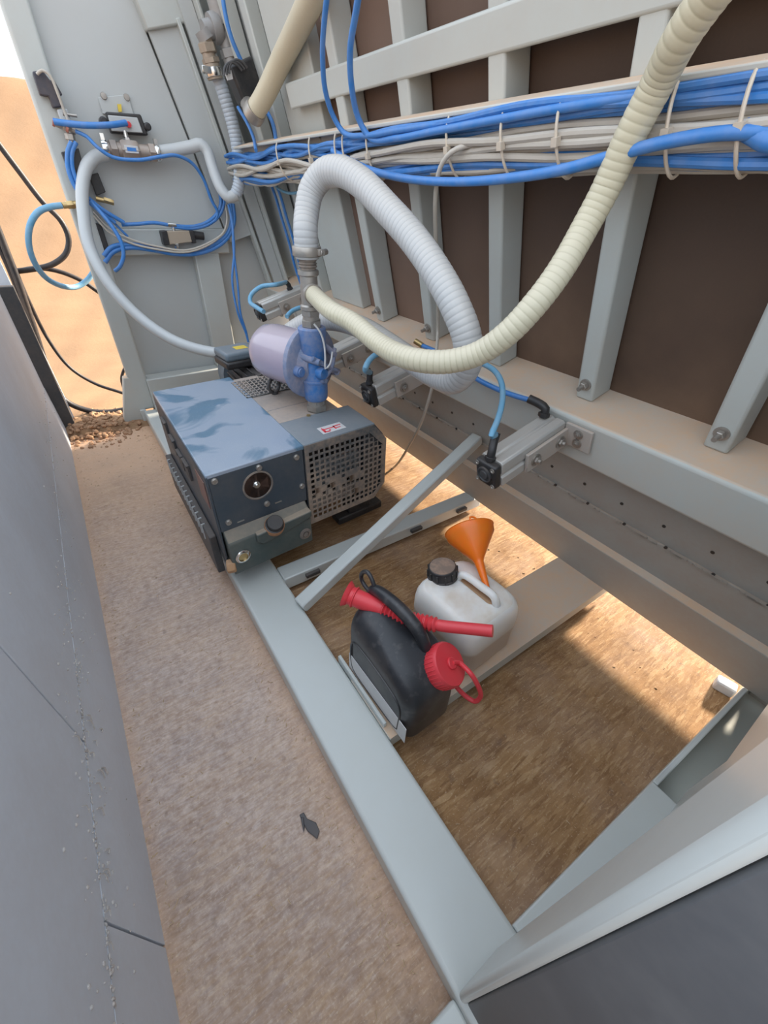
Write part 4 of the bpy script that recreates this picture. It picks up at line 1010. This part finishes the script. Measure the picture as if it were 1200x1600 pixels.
mb = boxpx(MB(), [(183, 163), (189, 163), (190, 175), (185, 175)], 3.03, .01); mb.build('yellow_tag', M['yellowl'], vp)
for q in ((160, 190), (228, 199)):
    p = E3(*q, 3.02); mb = MB(); mb.lathe([(.016, 0), (.016, .05), (.01, .055), (0, .055)], frame(p, (0, -1, 0)), 12); mb.build('side_lug', M['black'], vp)
mb = MB(); p = E3(200, 195, 2.98); mb.lathe([(.012, 0), (.012, .02), (0, .022)], frame(p, (0, -1, 0)), 14); mb.build('red_port', M['red'], vp)
bv = thing('ball_valve', E3(205, 236), 'horizontal metal valve body with small blue label joining the two grey hoses', 'valve')
a, b = E3(162, 232, 2.975), E3(250, 240, 2.975)
dv = (b-a)
mb = MB(); mb.cyl(a, a+dv*.2, .028); mb.hexn(a+dv*.1, a+dv*.24, .04); mb.cyl(a+dv*.2, a+dv*.85, .032); mb.hexn(a+dv*.3, a+dv*.62, .046); mb.hexn(a+dv*.78, a+dv*.92, .040); mb.cyl(a+dv*.85, b, .03)
mb.build('valve_body', paint('nickel brown valve', (.36, .32, .29), .4, .1, metal=.5, ndust=.3), bv)
mb = MB(); q = a+dv*.46+Vector((0, -.041, .004)); mb.box((q.x-.03, q.y-.004, q.z-.014), (q.x+.03, q.y+.002, q.z+.014)); lb = mb.build('label_plate', M['label'], bv, .001)
mb = MB(); mb.box((q.x-.02, q.y-.0055, q.z-.007), (q.x+.02, q.y-.003, q.z+.007)); mb.build('blue_mark', M['blue'], lb)
mb = MB(); mb.cyl(a+dv*.45, a+dv*.45+Vector((0, 0, .075)), .011); mb.hexn(a+dv*.45+Vector((0, 0, .03)), a+dv*.45+Vector((0, 0, .05)), .018); mb.build('valve_stem', M['chrome'], bv)
for t_ in (.02, .95):
    mb = MB(); q = a+dv*t_; mb.lathe([(.034, -.012), (.036, 0), (.034, .012)], frame(q, dv), 22); mb.box((q.x-.008, q.y-.02, q.z+.03), (q.x+.008, q.y, q.z+.055)); mb.build('hose_clamp', M['chrome'], bv)
# sensor box on post
sb_ = thing('limit_switch', E3(75, 140, 2.99), 'black limit switch box high on the left end post', 'switch')
mb = boxpx(MB(), [(50, 114), (66, 112), (78, 128), (84, 127), (97, 150), (90, 152), (98, 168), (82, 170), (76, 152), (62, 150)], 2.995, .04); mb.build('switch_body', paint('dark blue black plastic', (.035, .04, .06), .5, .05), sb_, .004)
mb = boxpx(MB(), [(88, 172), (104, 171), (112, 196), (97, 198)], 2.995, .035); mb.build('plug', M['pvcgrey'], sb_, .004)
tube('electric_cable', M['white'], [E3(58, 116, 2.94), E3(66, 110, 2.93), E3(78, 118, 2.93), E3(90, 145, 2.93), E3(100, 172, 2.94), E3(107, 190, 2.94)], .006, 'thin white cable bowing out of the black switch on the left end post', 'cable')
# pair of regulator fittings with blue tubes
rg = thing('tube_manifold', E3(110, 205, 2.97), 'small metal tube manifold on the left end post with blue tubes plugged in', 'manifold')
mb = MB(); mb.cyl(E3(84, 192, 2.95), E3(118, 206, 2.95), .012); mb.hexn(E3(98, 196, 2.95), E3(112, 203, 2.95), .020); mb.cyl(E3(106, 196, 2.95), E3(112, 224, 2.95), .014); mb.hexn(E3(108, 208, 2.95), E3(111, 220, 2.95), .020); mb.cyl(E3(98, 178, 2.96), E3(120, 181, 2.96), .006); mb.build('manifold_body', M['steel'], rg)
mb = MB(); mb.cyl(E3(82, 190, 2.95), E3(86, 192, 2.95), .016); mb.cyl(E3(103, 200, 2.93), E3(107, 202, 2.93), .014); mb.build('red_collar', paint('faded red collar', (.45, .16, .12), .5, .1), rg)
tube('air_tube', M['blue'], [E3(84, 190, 2.93), E3(105, 193, 2.92), E3(140, 196, 2.91), E3(175, 195, 2.92), E3(197, 192, 2.95)], .0125, 'thick blue air tube running across from the manifold to the framed valve', 'air tube')
tube('air_tube', M['blue'], [E3(118, 205, 2.93), E3(135, 213, 2.92), E3(152, 230, 2.90), E3(175, 245, 2.90), E3(215, 250, 2.90), E3(250, 245, 2.90), E3(275, 243, 2.91), E3(300, 255, 2.93), E3(318, 280, 2.95), E3(330, 312, 2.96), E3(340, 332, 2.965), E3(336, 345, 2.97)], .008, 'dark blue air tube passing under the ball valve and curving down to the tube knot', 'air tube')
for k, (dx, lab) in enumerate(((0, 'left one of two blue air tubes running down the left end post from the manifold'), (7, 'right one of two blue air tubes running down the left end post from the manifold'))):
    tube('air_tube', M['blue'], [E3(112+dx, 222, 2.94), E3(106+dx, 236, 2.94), E3(106+dx, 262, 2.94), E3(114+dx, 286, 2.94), E3(124+dx, 302, 2.94), E3(150+dx, 325, 2.94), E3(180+dx*2, 348, 2.95)], .0095, lab, 'air tube')
# black boxes
for cs, lab, y in (([(95, 238), (122, 232), (130, 262), (112, 284)], 'dark square cut-out block behind the blue tubes on the left end post', 2.998), ([(138, 274), (152, 270), (164, 300), (150, 306)], 'small black valve block left of the grey hose on the end wall', 3.03), ([(145, 345), (158, 352), (172, 395), (160, 398)], 'narrow black strip block behind the grey hose on the end wall', 3.03)):
    mb = boxpx(MB(), cs, y, .03); o = mb.build('valve_block', M['black'], base=E3(*cs[0], y), bevel=.003); tag(o, lab, 'valve block')
mb = MB(); mb.cyl(E3(150, 310, 2.98), E3(178, 317, 2.97), .011); mb.hexn(E3(162, 312, 2.975), E3(178, 317, 2.97), .014); o = mb.build('silencer_fitting', M['brass'], base=E3(150, 310, 2.98)); tag(o, 'short brass fitting below the small black valve block', 'fitting')
# lower solenoid block
so = thing('solenoid_block', E3(275, 368, 3.0), 'tan solenoid valve block with black ends under the blue tube loop', 'valve')
mb = boxpx(MB(), [(256, 360), (292, 359), (297, 377), (261, 381)], 3.015, .055); mb.build('valve_body', paint('tan anodised block', (.36, .30, .23), .5, .1, ndust=.2), so, .004)
for cs in ([(248, 360), (257, 359), (262, 381), (253, 382)], [(291, 359), (298, 359), (303, 378), (297, 379)]):
    mb = boxpx(MB(), cs, 3.015, .06); mb.build('end_cap', M['black'], so, .003)
mb = MB(); mb.cyl(E3(302, 367, 2.98), E3(318, 369, 2.98), .020); mb.build('coil', M['black'], so)
mb = MB(); mb.cyl(E3(262, 351, 2.97), E3(275, 352, 2.97), .011); mb.cyl(E3(270, 352, 2.97), E3(272, 362, 2.97), .009); mb.build('nickel_fitting', M['chrome'], so)
mb = MB(); mb.hexn(E3(276, 380, 2.96), E3(277, 388, 2.96), .013); mb.build('nickel_fitting', M['chrome'], so)
tl = [('blue air tube along the top of the loop into the solenoid block', [(190, 351), (215, 350), (240, 348), (268, 352), (300, 354), (322, 348), (338, 335), (345, 318), (342, 296), (336, 275), (330, 262)], .009),
      ('blue air tube of the knot, inner one rising to the grey elbow hose', [(268, 354), (300, 357), (325, 351), (343, 336), (350, 316), (347, 292), (341, 272)], .009),
      ('dark blue air tube crossing diagonally from the small black block', [(140, 312), (160, 330), (182, 352), (192, 362), (200, 370)], .006),
      ('blue air tube sagging along the bottom of the loop, upper one', [(162, 400), (175, 386), (200, 382), (235, 386), (270, 392), (305, 392), (335, 382), (355, 366), (362, 345), (360, 318)], .011),
      ('blue air tube sagging along the bottom of the loop, lower one', [(164, 410), (178, 393), (205, 387), (240, 391), (275, 397), (310, 396), (340, 385), (358, 368), (366, 345), (364, 318)], .011)]
for lab, seq, r in tl:
    tube('air_tube', M['blue'], [E3(u, v, 2.97) for u, v in seq], r, lab, 'air tube')
tube('air_tube', M['blue'], [E3(142, 315, 2.93), E3(160, 335, 2.90), E3(178, 358, 2.88), E3(190, 380, 2.87), E3(193, 400, 2.87), E3(187, 417, 2.88), E3(180, 423, 2.9)], .0095, 'blue air tube hooking down beside the end post below the grey hose', 'air tube')
for k, (o1, lab) in enumerate(((0, 'off-white cable sagging with the blue tubes, upper one'), (6, 'off-white cable sagging with the blue tubes, lower one'))):
    tube('electric_cable', M['white'], [E3(146, 330+o1, 2.965), E3(170, 356+o1, 2.96), E3(205, 374+o1, 2.955), E3(250, 386+o1*.7, 2.95), E3(290, 391+o1*.5, 2.95), E3(325, 380+o1*.5, 2.95), E3(350, 362, 2.955), E3(355, 340, 2.96), E3(352, 320, 2.97)], .0055, lab, 'cable')
for k, (o1, lab) in enumerate(((0, 'thin blue air tube hanging to the floor beside the end upright, left one'), (1, 'thin blue air tube hanging to the floor beside the end upright, right one'))):
    tube('air_tube', M['blue'], [E3(357, 320, 2.90), E3(362+o1*1, 345, 2.88), E3(366-o1*1, 390, 2.86), E3(363+o1*8, 440, 2.84), E3(372+o1*4, 490, 2.82), E3(384+o1*1, 520, 2.81), E3(388, 535, 2.80)], .0065, lab, 'air tube')

# pipe tee and solenoid up at the top left
pt_ = thing('pipe_tee', E3(330, 60, 2.75), 'corroded threaded pipe tee and elbow at the top above the grey ribbed hose', 'pipe fitting')
Y = 2.78
mb = MB(); mb.cyl(E3(334, -20, Y), E3(350, 40, Y), .045); mb.cyl(E3(346, 28, Y), E3(362, 100, Y), .034); mb.cyl(E3(318, 48, Y), E3(352, 42, Y), .036); mb.cyl(E3(316, 46, Y), E3(324, 62, Y), .038); mb.hexn(E3(356, 74, Y), E3(361, 92, Y), .042); mb.lathe([(.05, -.02), (.053, 0), (.05, .02)], frame(E3(336, 44, Y), E3(352, 42, Y)-E3(318, 48, Y)), 24); mb.build('tee_body', paint('corroded galvanised pipe', (.36, .36, .36), .5, .1, metal=.3, ndust=.4, dcol=(.35, .28, .22), scale=14), pt_)
mb = MB(); mb.cyl(E3(321, 60, Y), E3(333, 118, Y), .030); mb.hexn(E3(322, 66, Y), E3(327, 84, Y), .040); mb.hexn(E3(328, 90, Y), E3(331, 100, Y), .040); mb.cyl(E3(330, 100, Y), E3(337, 124, Y), .036); mb.build('union_nut', paint('stained brass union', (.42, .36, .28), .45, .1, metal=.4, ndust=.5, dcol=(.30, .20, .15), scale=14), pt_)
mb = MB(); q = E3(333, 113, Y); mb.lathe([(.039, -.016), (.041, 0), (.039, .016)], frame(q, E3(337, 124, Y)-E3(330, 100, Y)), 24); mb.box((q.x-.06, q.y-.04, q.z-.012), (q.x-.02, q.y-.01, q.z+.012)); mb.build('hose_clamp', M['chrome'], pt_, .002)
sv = thing('solenoid_valve', E3(375, 130, 2.55), 'black ribbed solenoid valve beside the corroded pipe tee', 'solenoid valve')
mb = boxpx(MB(), [(347, 108), (383, 92), (403, 152), (372, 168)], 2.58, .09); mb.build('valve_body', M['black'], sv, .012, 3)
for k in range(3):
    mb = MB(); c_ = E3(366+k*4, 122-k*2, 2.47); mb.tube([c_+Vector((.045*cos(a), -.005, .045*sin(a))) for a in [pi*.2+pi*.8*i/8 for i in range(9)]], .005, 8, .01); mb.build('rib', M['dark'], sv)
mb = boxpx(MB(), [(350, 112), (360, 110), (363, 124), (355, 126)], 2.488, .01); mb.build('label_patch', M['yellowl'] if False else M['label'], sv)
mb = MB(); c_ = at(396, 178, 1.78); mb.cyl(E3(385, 160, 2.55), c_, .03); mb.lathe([(.043, -.02), (.045, 0), (.043, .02)], frame(c_+(at(412, 152, 1.72)-c_)*.1, at(412, 152, 1.72)-c_), 24); mb.build('outlet_fitting', M['steel'], sv)

# blow-off hose with brass connector and black supply cables
tube('air_hose', M['bluedusty'], [E3(97, 321, 2.955), E3(80, 323, 2.95), E3(60, 331, 2.94), E3(47, 352, 2.94), E3(45, 380, 2.95), E3(53, 408, 2.97), E3(72, 434, 3.02), E3(97, 447, 3.08), E3(120, 448, 3.14), E3(137, 437, 3.16), E3(150, 418, 3.17)], .0135, 'blue air hose coiled in a loop in front of the sand, with a brass end', 'air hose')
mb = MB(); mb.cyl(E3(98, 321, 2.955), E3(120, 319, 2.96), .014); mb.hexn(E3(104, 320.5, 2.957), E3(116, 319.5, 2.96), .018); o = mb.build('hose_connector', M['brass'], base=E3(98, 321, 2.955)); tag(o, 'brass quick connector at the upper end of the looped blue hose', 'connector')
tube('supply_cable', M['rubber'], [E3(-25, 195, 3.25), E3(0, 228, 3.25), E3(30, 268, 3.25), E3(66, 315, 3.25), E3(95, 345, 3.25), E3(107, 372, 3.25), E3(103, 396, 3.25), E3(82, 413, 3.25), E3(55, 420, 3.26), E3(25, 424, 3.28)], .014, 'black cable hooking round behind the blue loop in front of the sand', 'cable')
tube('supply_cable', M['rubber'], [E3(25, 424, 3.30), E3(60, 419, 3.3), E3(95, 425, 3.3), E3(130, 440, 3.3), E3(152, 455, 3.3), E3(175, 470, 3.3)], .012, 'thin black cable running right behind the end post from the cable crossing', 'cable')
tube('supply_cable', M['rubber'], [E3(-15, 330, 3.2), E3(5, 380, 3.2), E3(30, 445, 3.2), E3(52, 510, 3.2), E3(68, 560, 3.2), E3(82, 600, 3.2), E3(105, 628, 3.18), E3(140, 642, 3.17), E3(170, 644, 3.16), E3(195, 640, 3.15)], .017, 'thickest black cable hanging from the left and curving along the sand to the post foot', 'cable')
tube('supply_cable', M['rubber'], [E3(-18, 355, 3.22), E3(5, 400, 3.22), E3(28, 455, 3.22), E3(50, 515, 3.22), E3(66, 565, 3.22), E3(80, 606, 3.2)], .012, 'black cable running alongside the thickest one down to the dark post', 'cable')
tube('supply_cable', M['rubber'], [E3(-10, 350, 3.26), E3(15, 400, 3.26), E3(45, 470, 3.26), E3(75, 530, 3.26), E3(110, 575, 3.26), E3(150, 600, 3.25), E3(185, 612, 3.22), E3(215, 622, 3.2)], .0095, 'thinner black cable crossing the sand in a long curve to the end post', 'cable')
tube('supply_cable', M['rubber'], [E3(193, 605, 3.16), E3(190, 592, 3.16), E3(195, 575, 3.16), E3(205, 560, 3.17)], .009, 'short black cable end sticking up behind the post gusset', 'cable')

# ================================================================== SMALL THINGS ON THE FLOOR
p = atZ(483, 1290, 0); mb = MB()
mb.prism([(-.012, -.035), (.004, -.03), (.013, -.012), (.008, .012), (.014, .028), (.004, .034), (-.006, .012), (-.012, -.006)], 0.001, .006, MT(p.x, p.y, 0) @ RZ(25)); mb.prism([(-.02, .0), (-.01, .006), (.006, .022), (.0, .026)], .004, .009, MT(p.x, p.y, 0) @ RZ(25))
o = mb.build('rubber_scrap', M['scrap'], base=(p.x, p.y, 0), bevel=.0015); tag(o, 'small torn dark rubber scrap lying on the walkway', 'scrap')
p = atZ(1133, 1072, .02); mb = MB(); mb.box((-.02, -.028, -.02), (.02, .028, .018), MT(*p) @ RZ(12)); o = mb.build('foam_block', M['label'], base=(p.x, p.y, 0), bevel=.006); tag(o, 'small white foam block on the floor in the lit far right corner', 'block')
mb = MB()
for i in range(900):
    r_ = random.random()
    if r_ < .35: x, y = random.gauss(.150, .018), random.uniform(.0, 2.9)
    elif r_ < .5: x, y = random.gauss(-.235, .012), random.uniform(.2, 2.9)
    elif r_ < .8: x, y = random.uniform(-.24, .17), random.uniform(-.1, 2.8)
    else: x, y = random.uniform(.37, 1.3), random.uniform(0, 1.0)
    if x > .178 and x < .36: continue
    s = random.uniform(.4, 1); Mx = MT(x, y, .0005) @ RZ(random.uniform(0, 180))
    mb.add([(-.006*s, -.0012*s, 0), (.006*s, -.001*s, .0004), (.005*s, .0014*s, .002*s), (-.005*s, .001*s, .0014), (0, 0, .003*s)], [(0, 1, 4), (1, 2, 4), (2, 3, 4), (3, 0, 4)], False, Mx)
o = mb.build('wood_chips', paint('pale wood chips', (.55, .40, .25), .8, .0, ndust=.3, upd=0, scale=40)); tag(o, 'scattered pale wood chips and splinters on the board floor', 'wood chips', kind='stuff')
